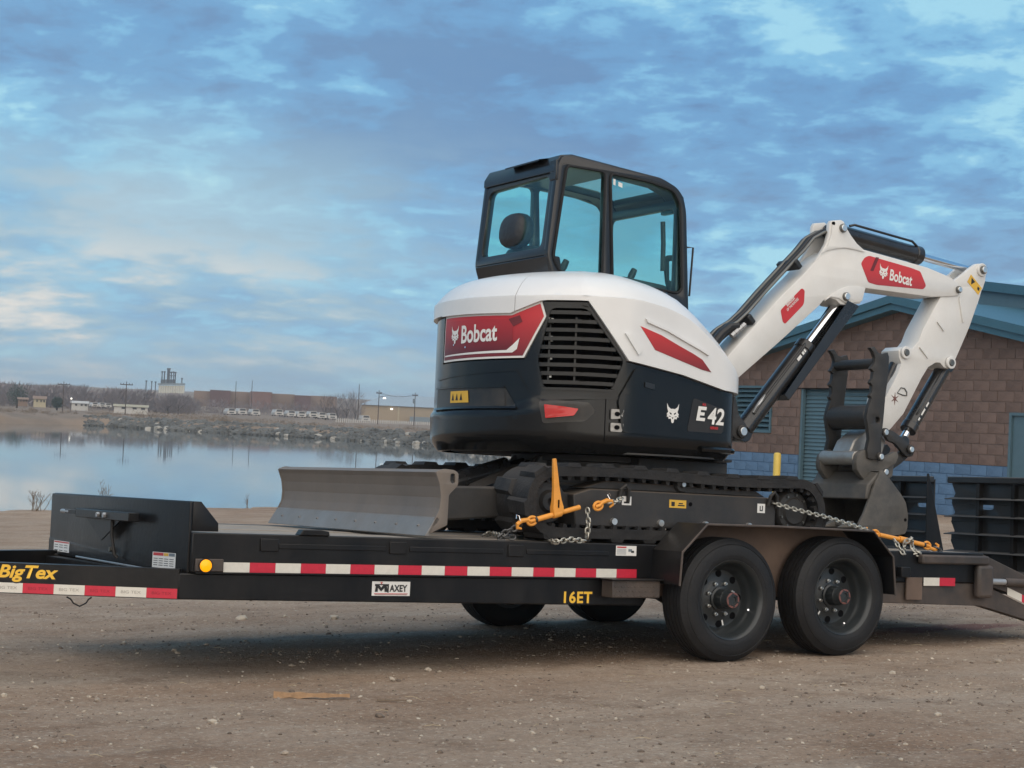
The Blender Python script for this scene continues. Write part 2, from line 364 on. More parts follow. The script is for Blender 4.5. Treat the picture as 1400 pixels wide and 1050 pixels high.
def plan(s):
    i=min(max(bisect.bisect_right(PLEN,s),1),len(PLEN)-1)
    a,b=PLAN[i-1],PLAN[i]; d=PLEN[i]-PLEN[i-1]; t=(s-PLEN[i-1])/d
    x,y=a[0]+(b[0]-a[0])*t,a[1]+(b[1]-a[1])*t
    def tan(j):
        j=min(max(j,1),len(PLAN)-2); q,r=PLAN[j-1],PLAN[j+1]; l=math.hypot(r[0]-q[0],r[1]-q[1]); return ((r[0]-q[0])/l,(r[1]-q[1])/l)
    t0,t1=tan(i-1),tan(i); t=min(max(t,0),1)
    tx,ty=t0[0]*(1-t)+t1[0]*t,t0[1]*(1-t)+t1[1]*t; l=math.hypot(tx,ty)
    return x,y,ty/l,-tx/l
HX=[-.7,-.3,0,.1,.25,.34,.42,.52,.61,.72,.817,.88,.93,.96]; HZ=[1.765,1.767,1.767,1.76,1.735,1.71,1.68,1.618,1.552,1.465,1.385,1.31,1.235,1.19]
_SP=_chaikin([(0,-.03),(0,.0),(.085,.095),(.20,.142),(.36,.17)],2)
_SL=[i/(len(_SP)-1) for i in range(len(_SP))]
_SI=[p[0] for p in _SP]; _SZ=[max(p[1],0) for p in _SP]
def surf(s,v,off=0.0):
    x,y,nx,ny=plan(s)
    zt=_interp(HX,HZ,x); zs=zt-.17
    D=.36; k=1.0
    if s>1.95: k=max(.35,1-(s-1.95)*1.6)
    if v<=zs:
        ins=0.0
        if v<.80: ins=.05*((.80-v)/.1)**2
        q=min(max((s-.45)/.3,0),1); zl=.962+.063*q*q*(3-2*q)
        if v<zl:
            q=min((zl-v)/.05,1.0); e=min(max((s-.80)/.22,0),1); ins-=.026*q*q*(3-2*q)*(1-.35*min(max((1.0-v)/.2,0),1))*(1-e*e*(3-2*e))
        return (x-nx*(ins-off),y-ny*(ins-off),v)
    t=(v-zs)/.40
    if t<=1:
        a=t*math.pi/2; ins=k*_interp(_SL,_SI,t); z=zs+_interp(_SL,_SZ,t)
        h=off*math.cos(a); return (x-nx*(ins-h),y-ny*(ins-h),z+off*math.sin(a))
    ins=k*(D+(t-1)*.4); return (x-nx*ins,y-ny*ins,zt+off)


# ================================================================== the setting
WATER = -1.12
def sm(a, b, x):
    t = min(max((x-a)/(b-a), 0), 1); return t*t*(3-2*t)
def shore(x): return min(max(29.3+.36*x, 12), 46)
def gz(x, y):
    b = -.0366*(min(max(y, -14), 60)+.25)+.0106*(min(max(x, -15), 25)-.5)
    k = sm(9, 17, x)*(1-sm(24, 30, y)); b = b*(1-k)+(-.06)*k
    s = shore(x)
    if y > s-9:
        t = sm(s-9, s, y); b = b*(1-t)+(WATER+.02)*t
        if y > s: b = WATER+.02-(y-s)*.16
    if y <= s: b = max(b, WATER+.02)
    return b
def gdetail(x, y):
    v = Vector((x, y, 0))
    rut = -.012*(math.exp(-((y+1.75+.10*math.sin(x*.35))/.13)**2)+math.exp(-((y+3.05+.12*math.sin(x*.31))/.15)**2))*(.7+.5*noise.noise(Vector((x*.8, y, 7))))
    near = rut+.018*noise.noise(v*.55)+.012*noise.noise(v*1.1)+.007*noise.noise(v*3.3)+.004*noise.noise(v*9)
    far = .05*max(0, sm(2, 9, shore(x)-y))*noise.noise(v*.22)*sm(6, 14, y)
    wheel = 1-max(sm(.55, 0, abs(x-.5)), sm(.55, 0, abs(x-1.36)))*(sm(.6, .1, abs(y+.15)))  # flat where the tyres stand
    return near*wheel+far
def steps(segs):
    out = []
    for a, b, d in segs:
        n = max(1, round((b-a)/d)); out += [a+(b-a)*i/n for i in range(n)]
    return out+[segs[-1][1]]
xs = steps([(-300,-60,40),(-60,-14,4),(-14,-7,.5),(-7,8,.075),(8,14,.3),(14,30,1.2),(30,80,8),(80,320,40)])
ys = steps([(-200,-30,34),(-30,-8,3),(-8,-4.2,.3),(-4.2,3.4,.065),(3.4,9,.22),(9,34,.8),(34,52,2)])
vs_ = [(x, y, gz(x, y)+(gdetail(x, y) if -14 < x < 30 and -8 < y < 45 else 0)) for y in ys for x in xs]; nx_ = len(xs)
me = bpy.data.meshes.new('ground'); me.from_pydata(vs_, [], [(j*nx_+i, j*nx_+i+1, (j+1)*nx_+i+1, (j+1)*nx_+i) for j in range(len(ys)-1) for i in range(nx_-1)]); me.shade_smooth()
def ground_mat():
    m = bpy.data.materials.new('dirt'); m.use_nodes = True; t = m.node_tree; t.nodes.clear(); l = t.links.new
    def n(ty, **k):
        q = t.nodes.new(ty)
        for a, b in k.items(): setattr(q, a, b)
        return q
    out = n('ShaderNodeOutputMaterial'); p = n('ShaderNodeBsdfPrincipled'); l(p.outputs[0], out.inputs[0]); p.inputs['Roughness'].default_value = .95; p.inputs['Specular IOR Level'].default_value = .2
    tc = n('ShaderNodeTexCoord')
    def nz(scale, det=8, ro=.62, sx=1, sy=1, rz=0):
        mp = n('ShaderNodeMapping'); l(tc.outputs['Object'], mp.inputs[0]); mp.inputs[3].default_value = (sx, sy, 1); mp.inputs[2].default_value = (0, 0, rz)
        q = n('ShaderNodeTexNoise'); l(mp.outputs[0], q.inputs[0]); q.inputs['Scale'].default_value = scale; q.inputs['Detail'].default_value = det; q.inputs['Roughness'].default_value = ro; return q.outputs[0]
    def mr(v, a, b, c, d):
        q = n('ShaderNodeMapRange'); l(v, q.inputs[0])
        for i, z in enumerate((a, b, c, d)): q.inputs[i+1].default_value = z
        return q.outputs[0]
    def mix(f, a, b):
        q = n('ShaderNodeMix', data_type='RGBA')
        for i, z in ((0, f), (6, a), (7, b)):
            if isinstance(z, tuple): q.inputs[i].default_value = z+(1,)
            elif isinstance(z, float): q.inputs[i].default_value = z
            else: l(z, q.inputs[i])
        return q.outputs[2]
    c = mix(mr(nz(.35, 5), .35, .65, 0, 1), (.280,.186,.126), (.40,.302,.222))
    c = mix(mr(nz(1.3, 6, .6, .35, 1.6, .1), .42, .68, 0, .75), c, (.43,.345,.27))         # pale wheel-packed streaks along the track
    c = mix(mr(nz(2.2, 8, .7), .50, .72, 0, .8), c, (.185,.122,.082))                        # damp dark patches
    c = mix(mr(nz(38, 4, .7), .54, .66, 0, .7), c, (.56,.48,.385))
    c = mix(mr(nz(16, 6, .75), .50, .68, 0, .55), c, (.20,.142,.102))                           # pale grit
    c = mix(mr(nz(60, 3, .7), .58, .70, 0, .6), c, (.085,.065,.052))                         # dark grit
    sx = n('ShaderNodeSeparateXYZ'); l(tc.outputs['Object'], sx.inputs[0])
    # red spill on the ground behind the wheels
    def gauss(v, c0, w_):
        a = n('ShaderNodeMath', operation='SUBTRACT'); l(v, a.inputs[0]); a.inputs[1].default_value = c0
        b = n('ShaderNodeMath', operation='DIVIDE'); l(a.outputs[0], b.inputs[0]); b.inputs[1].default_value = w_
        d = n('ShaderNodeMath', operation='POWER'); l(b.outputs[0], d.inputs[0]); d.inputs[1].default_value = 2.0; return d.outputs[0]
    e = n('ShaderNodeMath', operation='ADD'); l(gauss(sx.outputs[0], RED[0], .9), e.inputs[0]); l(gauss(sx.outputs[1], RED[1], .22), e.inputs[1])
    e2 = n('ShaderNodeMath', operation='ADD'); l(e.outputs[0], e2.inputs[0]); l(mr(nz(3.0, 6), .3, .7, -.6, .9), e2.inputs[1])
    c = mix(mr(e2.outputs[0], .4, 1.0, .6, 0), c, (.16,.035,.04))
    l(c, p.inputs['Base Color'])
    b1 = n('ShaderNodeBump'); b1.inputs['Strength'].default_value = 1.0; b1.inputs['Distance'].default_value = .03; l(nz(14, 8, .7), b1.inputs['Height'])
    b2 = n('ShaderNodeBump'); b2.inputs['Strength'].default_value = .6; b2.inputs['Distance'].default_value = .012; l(nz(70, 4, .6), b2.inputs['Height']); l(b1.outputs[0], b2.inputs['Normal']); l(b2.outputs[0], p.inputs['Normal'])
    MT['dirt'] = m
RED = [(3.43,0.94,0)][0]
ground_mat()
tag(link('ground', me, 'dirt'), kind='structure')

# water: still pond
m = bpy.data.materials.new('water'); m.use_nodes = True; t = m.node_tree; p = t.nodes['Principled BSDF']
p.inputs['Base Color'].default_value = (.05,.075,.085,1); p.inputs['Roughness'].default_value = .035; p.inputs['IOR'].default_value = 1.333; p.inputs['Specular IOR Level'].default_value = .5
tcn = t.nodes.new('ShaderNodeTexCoord'); nz = t.nodes.new('ShaderNodeTexNoise'); nz.inputs['Scale'].default_value = .9; nz.inputs['Detail'].default_value = 4; mp = t.nodes.new('ShaderNodeMapping'); mp.inputs[3].default_value = (1, .35, 1); mp.inputs[2].default_value = (0,0,-.56)
t.links.new(tcn.outputs['Object'], mp.inputs[0]); t.links.new(mp.outputs[0], nz.inputs[0]); bu = t.nodes.new('ShaderNodeBump'); bu.inputs['Strength'].default_value = .05; bu.inputs['Distance'].default_value = .02
t.links.new(nz.outputs[0], bu.inputs['Height']); t.links.new(bu.outputs[0], p.inputs['Normal']); MT['water'] = m
b = MB(); b.add([(-400,10,WATER),(420,10,WATER),(420,330,WATER),(-400,330,WATER)], [(0,1,2,3)])
tag(b.build('water', 'water', smooth=0), kind='structure')

# far bank and the land behind it, as a fan of rings round the pond
CAMX, CAMY = -5.99, -8.13
def az_of(u): return math.atan2(u-700, 2419)+R(32.125)
SH = [(-1500,260),(-400,235),(0,208),(110,226),(150,224),(230,211),(450,194),(600,174),(680,150),(800,125),(950,104),(1100,90),(1400,80),(2600,80)]
def rsh(u):
    for (a, ra), (b_, rb) in zip(SH, SH[1:]):
        if a <= u <= b_: return ra+(rb-ra)*(u-a)/(b_-a)
    return SH[0][1] if u < 0 else SH[-1][1]
RINGS = [(-4,-2.2),(0,-1.2),(1.2,-.75),(2.6,-.25),(4.5,-.02),(12,.05),(40,.1),(110,.25),(260,.7),(420,4.5),(700,10),(1300,17.2),(1550,17.6),(1750,14)]
us = [-1500+i*20 for i in range(206)]
vv = []
for u in us:
    a = az_of(u)
    for k, (d, z) in enumerate(RINGS):
        r = rsh(u)+d
        if 0 < u < 115 and 0 < d < 12: z = z*.4-.66*(1-d/12)
        z += (.12 if d < 50 else .5 if d < 300 else 1.3)*noise.noise(Vector((math.sin(a)*r*.03, math.cos(a)*r*.03, 4)))*(d > 2)
        vv.append((CAMX+math.sin(a)*r, CAMY+math.cos(a)*r, z))
nr = len(RINGS)
me = bpy.data.meshes.new('far_bank'); me.from_pydata(vv, [], [(i*nr+k, (i+1)*nr+k, (i+1)*nr+k+1, i*nr+k+1) for i in range(len(us)-1) for k in range(nr-1)]); me.shade_smooth()
mat('dry_grass', (.24,.175,.125), .95, dust=.6, dcol=(.17,.135,.10), dscale=.05, var=.3, vscale=.12)
tag(link('far_bank', me, 'dry_grass'), kind='structure')
def fz(x, y):
    a = math.atan2(x-CAMX, y-CAMY); u = 700+2419*math.tan(a-R(32.125)); d = math.hypot(x-CAMX, y-CAMY)-rsh(u)
    for (d0, z0), (d1, z1) in zip(RINGS, RINGS[1:]):
        if d0 <= d <= d1: return z0+(z1-z0)*(d-d0)/(d1-d0)
    return 0
# riprap: broken stone along the far bank
rg = random.Random(5)
ICO = [(0,0,1),(.894,0,.447),(.276,.851,.447),(-.724,.526,.447),(-.724,-.526,.447),(.276,-.851,.447),(.724,.526,-.447),(-.276,.851,-.447),(-.894,0,-.447),(-.276,-.851,-.447),(.724,-.526,-.447),(0,0,-1)]
ICF = [(0,1,2),(0,2,3),(0,3,4),(0,4,5),(0,5,1),(1,6,2),(2,7,3),(3,8,4),(4,9,5),(5,10,1),(6,7,2),(7,8,3),(8,9,4),(9,10,5),(10,6,1),(6,11,7),(7,11,8),(8,11,9),(9,11,10),(10,11,6)]
def stone(b, c, r, rg, fl=.7):
    q = Matrix.Rotation(rg.uniform(0, 6.3), 3, 'Z') @ Matrix.Rotation(rg.uniform(-.5, .5), 3, 'X'); sx, sy, sz = r*rg.uniform(.7, 1.35), r*rg.uniform(.7, 1.2), r*fl*rg.uniform(.7, 1.2)
    b.add([Vector(c)+q @ Vector((v[0]*sx*rg.uniform(.78, 1.15), v[1]*sy*rg.uniform(.78, 1.15), v[2]*sz*rg.uniform(.8, 1.1))) for v in ICO], ICF)
b, bp = MB(), MB()
for i in range(4200):
    u = rg.uniform(118, 1080); a = az_of(u); d = rg.uniform(-.5, 4.6); r = rsh(u)+d; r0 = rg.uniform(.22, .62)*(1 if u > 150 else .7)
    z = WATER+max(d, -.1)*.235+rg.uniform(-.1, .12)
    stone(bp if rg.random() < (.09 if d < 1 else .02) else b, (CAMX+math.sin(a)*r, CAMY+math.cos(a)*r, z), r0, rg)
o = b.build('riprap', 'rock', smooth=0); tag(o, 'band of grey broken stone along the far water edge', 'riprap', kind='stuff')
o = bp.build('riprap_pale', 'rock_pale', smooth=0); tag(o, 'scattered pale boulders at the far waterline', 'riprap', kind='stuff')

# ================================================================== block building by the yard
BX = 19.28
bl = root('block_building', (BX, 17.5, -.1), 'brown concrete block building with blue base band and teal metal gable roof', 'building', tilted=False)
PKY, PKZ, SL = 17.56, 3.99, .205     # gable peak and pitch
YL, YR = 23.25, 11.85
def rake(y): return PKZ-SL*abs(y-PKY)
DOOR = (18.22, 20.55, 2.36); LV = [(22.662,2.375),(21.48,1.41)]; MD = [(14.729,1.945),(14.032,1.478)]
LY0, LY1, LZ0, LZ1 = LV[1][0], LV[0][0], LV[1][1], LV[0][1]; MDY1, MDZ = MD[0][0], MD[0][1]; MDY0 = MDY1-1.0
WH = [[(DOOR[0],-.09),(DOOR[1],-.09),(DOOR[1],DOOR[2]),(DOOR[0],DOOR[2])], [(LY0,LZ0),(LY1,LZ0),(LY1,LZ1),(LY0,LZ1)], [(MDY0,-.09),(MDY1,-.09),(MDY1,MDZ),(MDY0,MDZ)]]
# joints: backing wall that shows between the blocks, brown above, blue below
bz = .94
segs = [(YR,MDY0,'n'),(MDY0,MDY1,'m'),(MDY1,DOOR[0],'n'),(DOOR[0],DOOR[1],'d'),(DOOR[1],LY0,'n'),(LY0,LY1,'l'),(LY1,YL,'n')]
b1 = MB()
def top_poly(y0, y1, z0):
    p_ = [(y0, z0), (y1, z0), (y1, rake(y1))]+([(PKY, PKZ)] if y0 < PKY < y1 else [])+[(y0, rake(y0))]; return p_
def base_(y0, y1): MB().prism([(y0,-.3),(y1,-.3),(y1,bz-.002),(y0,bz-.002)], BX+.012, BX+.2, 'x').build('wall_base', 'mortar_blue', bl, smooth=0)
for y0, y1, k in segs:
    if k == 'n': b1.prism(top_poly(y0, y1, bz), BX+.012, BX+.2, 'x'); base_(y0, y1)
    elif k == 'm': b1.prism(top_poly(y0, y1, MDZ), BX+.012, BX+.2, 'x')
    elif k == 'd': b1.prism(top_poly(y0, y1, DOOR[2]), BX+.012, BX+.2, 'x')
    else: b1.prism(top_poly(y0, y1, LZ1), BX+.012, BX+.2, 'x'); b1.prism([(y0,bz),(y1,bz),(y1,LZ0),(y0,LZ0)], BX+.012, BX+.2, 'x'); base_(y0, y1)
b1.box((BX+.2, YL-.2, -.3), (BX+9, YL, rake(YL))); b1.box((BX+.2, YR, -.3), (BX+9, YR+.2, rake(YR)))
b1.build('wall', 'mortar', bl, smooth=0)
CH, CL = .2, .4
def block_me(w_, h, seed, mt):
    rg = random.Random(seed); b = MB(); g = []; ny, nz_ = 4, 3
    for j in range(nz_):
        for i in range(ny):
            e = i in (0, ny-1) or j in (0, nz_-1)
            g.append((rg.uniform(-.002, .002) if e else rg.uniform(-.008, -.002), -w_/2+w_*i/(ny-1)+(0 if e else rg.uniform(-.02, .02)), -h/2+h*j/(nz_-1)+(0 if e else rg.uniform(-.01, .01))))
    f = [(j*ny+i, (j+1)*ny+i, (j+1)*ny+i+1, j*ny+i+1) for j in range(nz_-1) for i in range(ny-1)]
    rim = [0,1,2,3,7,11,10,9,8,4]; n0 = len(g); g += [(.03, g[i][1], g[i][2]) for i in rim]
    f += [(rim[k], rim[(k+1) % 10], n0+(k+1) % 10, n0+k) for k in range(10)]
    b.add(g, f); me = b.mesh('block', 0); me.materials.append(MT[mt]); return me
BM = {(w_, mt): [block_me(w_*CL-.015 if w_ != .5 else CL/2-.015, CH-.015, 7*i+int(w_*10), mt) for i in range(4)] for w_ in (1, .5) for mt in ('brick', 'brick_blue')}
cells = []
rg = random.Random(3)
nc = int((PKZ+.3)/CH)+1
for c in range(nc):
    z = bz+(c-6)*CH+CH/2
    if z < -.25: continue
    off = CL/2 if c % 2 else 0; y = YR-off
    while y < YL:
        y0, y1 = max(y, YR), min(y+CL, YL); y += CL
        pieces = [(y0, y1)]
        for h in WH:      # cut at openings
            hy0, hy1, hz0, hz1 = h[0][0], h[1][0], h[0][1], h[2][1]
            if z+CH/2 <= hz0+.05 or z-CH/2 >= hz1-.05: continue
            q = []
            for a, b_ in pieces:
                if b_ <= hy0 or a >= hy1: q.append((a, b_)); continue
                if a < hy0: q.append((a, hy0))
                if b_ > hy1: q.append((hy1, b_))
            pieces = q
        for a, b_ in pieces:
            if b_-a < .06: continue
            if z+CH/2 > min(rake(a), rake(b_))+.1: continue
            cells.append((a, b_, z))
def bscore(c):
    y, z = (c[0]+c[1])/2, c[2]; return (0 if (14.2 < y < 22.6 and z > .35) else 1, abs(y-18))
cells.sort(key=bscore)
rest = {'brick': MB(), 'brick_blue': MB()}
for i, (a, b_, z) in enumerate(cells):
    mt = 'brick' if z > bz else 'brick_blue'; me = rg.choice(BM[(1 if b_-a > .25 else .5, mt)]); k = (b_-a-.015)/((CL if b_-a > .25 else CL/2)-.015)
    mx = Matrix.Translation((BX, (a+b_)/2, z)) @ Matrix.Diagonal((1, k, 1, 1))
    if i < 298:
        o = bpy.data.objects.new('block', me); COL.objects.link(o); o.parent = bl; o.matrix_local = Matrix.Translation(-Vector(bl['_b'])) @ mx
    else: rest[mt].add([v.co for v in me.vertices], [tuple(q.vertices) for q in me.polygons], mx)
for mt, b in rest.items():
    if b.v: tag(b.build('blocks_remaining', mt, bl, smooth=0), kind='stuff')
# roll-up door: ribbed curtain, jambs, lintel angle
b = MB(); n = 30
pr_ = []
for i in range(n*4+1):
    z = -.1+(DOOR[2]+.1)*i/(n*4); pr_.append((BX+.13-.014*max(0, math.sin(i*math.pi/2))*1.0-(.010 if i % 4 in (1, 2) else 0), z))
vs2 = [(x, DOOR[0]+.05, z) for x, z in pr_]+[(x, DOOR[1]-.05, z) for x, z in pr_]; k = len(pr_)
b.add(vs2, [(i, i+1, k+i+1, k+i) for i in range(k-1)])
rd = b.build('roller_door', 'teal_metal', bl, smooth=0)
b = MB(); b.box((BX+.02, DOOR[1]-.07, -.1), (BX+.10, DOOR[1]-.005, DOOR[2])); b.build('door_track', 'teal_metal', bl)
b = MB(); b.box((BX+.02, DOOR[0]+.005, -.1), (BX+.10, DOOR[0]+.07, DOOR[2])); b.build('door_track', 'teal_metal', bl)
b = MB(); b.box((BX-.012, DOOR[0]-.1, DOOR[2]-.012), (BX+.16, DOOR[1]+.1, DOOR[2]+.006)); b.build('lintel', 'dark_void', bl)
# louvre vent
lv = MB().box((BX+.15, LY0, LZ0), (BX+.17, LY1, LZ1)).build('louver_backing', 'dark_void', bl)
b = MB()
for q in ((LY0-.03, LY0+.02, LZ0-.03, LZ1+.03), (LY1-.02, LY1+.03, LZ0-.03, LZ1+.03)): b.box((BX-.03, q[0], q[2]), (BX+.12, q[1], q[3]))
b.box((BX-.028, LY0+.02, LZ0-.03), (BX+.12, LY1-.02, LZ0+.02)); b.box((BX-.028, LY0+.02, LZ1-.02), (BX+.12, LY1-.02, LZ1+.03))
vent = b.build('louver_frame', 'louver_teal', bl)
nl = 9
for i in range(nl):
    z = LZ0+(LZ1-LZ0)*(i+.5)/nl; h = (LZ1-LZ0)/nl
    MB().add([(BX-.02, LY0+.02, z-h*.42), (BX-.02, LY1-.02, z-h*.42), (BX+.10, LY1-.02, z+h*.38), (BX+.10, LY0+.02, z+h*.38), (BX-.02, LY0+.02, z-h*.54), (BX-.02, LY1-.02, z-h*.54)], [(0,1,2,3), (4,5,1,0)]).build('louver_slat', 'louver_teal', bl, smooth=0)
# steel side door
dr = MB().box((BX+.03, MDY0+.06, -.08), (BX+.08, MDY1-.06, MDZ-.06)).build('side_door', 'teal_metal', bl, bevel=.004)
b = MB(); b.box((BX-.02, MDY1-.055, -.1), (BX+.12, MDY1, MDZ)); b.box((BX-.02, MDY0, -.1), (BX+.12, MDY0+.055, MDZ)); b.box((BX-.022, MDY0+.055, MDZ-.055), (BX+.12, MDY1-.055, MDZ)); b.build('door_frame', 'teal_metal', bl)
# roof: slabs, stepped rake fascia
for s in (1, -1):
    ye = PKY+s*6.2; z0, z1 = PKZ+.22, PKZ+.22-SL*6.2
    MB().add([(BX-.38,PKY,z0),(BX-.38,ye,z1),(BX+9.4,ye,z1),(BX+9.4,PKY,z0),(BX-.38,PKY,z0-.05),(BX-.38,ye,z1-.05),(BX+9.4,ye,z1-.05),(BX+9.4,PKY,z0-.05)],
             [(0,1,2,3),(7,6,5,4),(0,4,5,1),(1,5,6,2),(2,6,7,3)]).build('roof_slope', 'teal_roof', bl, smooth=0)
    for x, dz0, dz1 in ((BX-.40, .0, -.16), (BX-.34, -.162, -.29)):
        MB().add([(x,PKY,z0+dz0),(x,ye,z1+dz0),(x,ye,z1+dz1),(x,PKY,z0+dz1),(x+.05,PKY,z0+dz0),(x+.05,ye,z1+dz0),(x+.05,ye,z1+dz1),(x+.05,PKY,z0+dz1)],
                 [(0,1,2,3),(4,7,6,5),(0,4,5,1),(1,5,6,2),(2,6,7,3),(3,7,4,0)]).build('fascia', 'teal_roof', bl, smooth=0)
    MB().add([(BX-.34,PKY,z0-.28),(BX-.34,ye,z1-.28),(BX+.02,ye,z1-.28),(BX+.02,PKY,z0-.28)], [(0,1,2,3)]).build('soffit', 'teal_roof', bl, smooth=0)
# taller wing behind, its roof edge stepping up over the gable
HW = [(18.761,4.853),(17.398,4.675),(17.388,4.486),(18.733,4.317)]
wy, wz = HW[0]; ws = (HW[1][1]-wz)/(HW[1][0]-wy); tall = root('taller_wing', (24, 12, -.1), 'taller teal metal roofed wing standing behind the block building gable', 'building', tilted=False)
def wing(y, dz): return wz+ws*(y-wy)+dz
MB().prism([(wy,-.2),(7,-.2),(7,wing(7,-.12)),(wy,wing(wy,-.12))], 22.62, 31, 'x').build('wall', 'teal_metal', tall, smooth=0)
MB().prism([(wy+.3,wing(wy+.3,-.2)),(6.5,wing(6.5,-.2)),(6.5,wing(6.5,0)),(wy+.3,wing(wy+.3,0))], 22.5, 32, 'x').build('roof', 'teal_roof', tall, smooth=0)
# bollard
BP = [(19.26,0.98)][0]
b = MB(); pz = gz(17.6, BP[0])
b.lathe([(.075,pz-.05),(.075,BP[1]-.04),(.068,BP[1]-.015),(.045,BP[1]),(0.001,BP[1]+.006)], (17.6, BP[0], 0), (0,0,1), 20)
tag(b.build('bollard', 'bollard_yellow'), 'yellow steel bollard standing before the blue painted wall base', 'bollard')

# ================================================================== beyond the water
AZ = R(32)
# tan metal warehouse
A = [(200.37,391.77,0.16),(249.27,362.47,0.49),(200.17,391.87,4.78),(200.08,391.92,7.01)]
L0, L1 = Vector(A[0]), Vector(A[1]); hz_ = A[2][2]; rz_ = A[3][2]; ex = (L1-L0); ex.z = 0; wl = ex.length; ex.normalize(); ey = Vector((-ex.y, ex.x, 0))
wh = root('metal_warehouse', (L0.x, L0.y, .3), 'long tan metal warehouse with pale grey roof across the water', 'warehouse', tilted=False)
def wq(a, d, z): q = L0+ex*a+ey*d; return (q.x, q.y, z)
def wbox(b, a0, a1, d0, d1, z0, z1):
    b.add([wq(a0,d0,z0),wq(a1,d0,z0),wq(a1,d1,z0),wq(a0,d1,z0),wq(a0,d0,z1),wq(a1,d0,z1),wq(a1,d1,z1),wq(a0,d1,z1)], [(0,3,2,1),(4,5,6,7),(0,1,5,4),(1,2,6,5),(2,3,7,6),(3,0,4,7)])
b = MB(); wbox(b, 0, wl, 0, 34, 0, hz_); b.build('wall', 'far_tan', wh, smooth=0)
b = MB(); b.add([wq(-.4,-.5,hz_), wq(wl,-.5,hz_), wq(wl-6,17,rz_+.7), wq(5,17,rz_+.7), wq(wl,34.5,hz_), wq(-.4,34.5,hz_)], [(0,1,2,3),(3,2,4,5),(0,3,5),(1,4,2)]); b.build('roof', 'far_roof', wh, smooth=0)
for a in (9.3, 19.3, 33): b = MB(); wbox(b, a, a+.35, -.12, 0, .3, hz_-.1); b.build('downpipe', 'far_cream', wh)
for a in (7.4, 36): b = MB(); wbox(b, a, a+.6, -.5, -.05, hz_-1.0, hz_-.6); b.build('wall_lamp', 'lamp_white', wh)
b = MB(); wbox(b, 12.5, 17.6, -4, -.5, .3, 2.3); tag(b.build('storage_container', 'far_grey', bevel=.05), 'dark grey storage container before the tan warehouse', 'container')
b = MB(); wbox(b, 18.2, 23.2, -6, -4.5, .9, 1.5); o = b.build('covered_boat', 'far_white', bevel=.15); tag(o, 'long white covered boat lying before the tan warehouse', 'boat')
# long brick building, in steps of different brick
br = root('brick_warehouse', [(203.6,511.17,1.2)][0], 'long flat roofed reddish brick building behind bare trees', 'building', tilted=False)
for u0, u1, v, m, d in ((266,288,534.5,'far_brown',562),(288,316,533.5,'far_brick_dark',556),(316,343,535.5,'far_brown',562),(343,373,535.5,'far_brick',556),(373,404,538.5,'far_brown',562),(404,426,540.5,'far_brick_dark',556),(426,462,541.5,'far_brown',562)):
    k0, k1 = math.tan(az_of(u0)-R(32.125)), math.tan(az_of(u1)-R(32.125)); a0, a1 = az_of(u0), az_of(u1); z1 = 1.3+(560+.045*((u0+u1)/2-230)-v)/2419*d*.985
    p0, p1 = (CAMX+math.sin(a0)*d, CAMY+math.cos(a0)*d), (CAMX+math.sin(a1)*d, CAMY+math.cos(a1)*d); q0, q1 = (CAMX+math.sin(a0)*(d+30), CAMY+math.cos(a0)*(d+30)), (CAMX+math.sin(a1)*(d+30), CAMY+math.cos(a1)*(d+30))
    b = MB(); b.add([p0+(0,), p1+(0,), q1+(0,), q0+(0,), p0+(z1,), p1+(z1,), q1+(z1,), q0+(z1,)], [(0,3,2,1),(4,5,6,7),(0,1,5,4),(1,2,6,5),(2,3,7,6),(3,0,4,7)]); b.build('wall_section', m, br, smooth=0)
# grain plant with silo block and leg towers
g0 = Vector([(330.91,858.71,11.17)][0]); pl_ = root('grain_plant', (g0.x, g0.y, g0.z-2), 'grain elevator with pale silo block and dark leg towers on the skyline', 'grain elevator', tilted=False)
K = 930/2419; AZP = az_of(234); rx, ry = math.cos(AZP), -math.sin(AZP)
def gp(u, v, d=0): return (g0.x+rx*(u-234)*K+math.sin(AZP)*d, g0.y+ry*(u-234)*K+math.cos(AZP)*d, g0.z-(v-534-(u-234)*.045)*K)
def gbox(b, u0, u1, v0, v1, d0=0, d1=4):
    q = [gp(u0,v1,d0), gp(u1,v1,d0), gp(u1,v1,d1), gp(u0,v1,d1), gp(u0,v0,d0), gp(u1,v0,d0), gp(u1,v0,d1), gp(u0,v0,d1)]
    b.add(q, [(0,3,2,1),(4,5,6,7),(0,1,5,4),(1,2,6,5),(2,3,7,6),(3,0,4,7)])
for i in range(11):
    u = 219+i*3.1; c0, c1 = gp(u, 540), gp(u, 527.3); MB().cyl(c0, c1, 1.7*K*1.02, n=14).build('silo', 'far_silo', pl_)
b = MB(); gbox(b, 216, 252, 524.2, 526.6, -1, 3); b.build('gallery', 'far_grey', pl_)
for u0, u1, v0, v1 in ((220.3,221.8,508.5,526),(223.4,225,508.5,526),(227.5,231.5,504.5,526),(232.5,234,509,526),(235.5,236.8,509,526),(237.6,239.4,509.5,526),(246.8,248.2,517.5,526),(200,201.3,521,536),(207.4,208.6,522,536),(212.4,213.6,522.5,536)):
    b = MB(); gbox(b, u0, u1, v0, v1); gbox(b, u0-.5, u1+.5, v0-.6, v0+1.0, -.3, 4.3); b.build('leg_tower', 'far_dark', pl_)
b = MB(); gbox(b, 231.5, 239.4, 509, 510, 0, 4); gbox(b, 231.5, 239.4, 513.5, 514.2, 0, 4); b.build('catwalk', 'far_dark', pl_)
b = MB(); gbox(b, 219.5, 239.4, 519, 524.2, 1, 4); b.build('headhouse', 'far_grey', pl_)
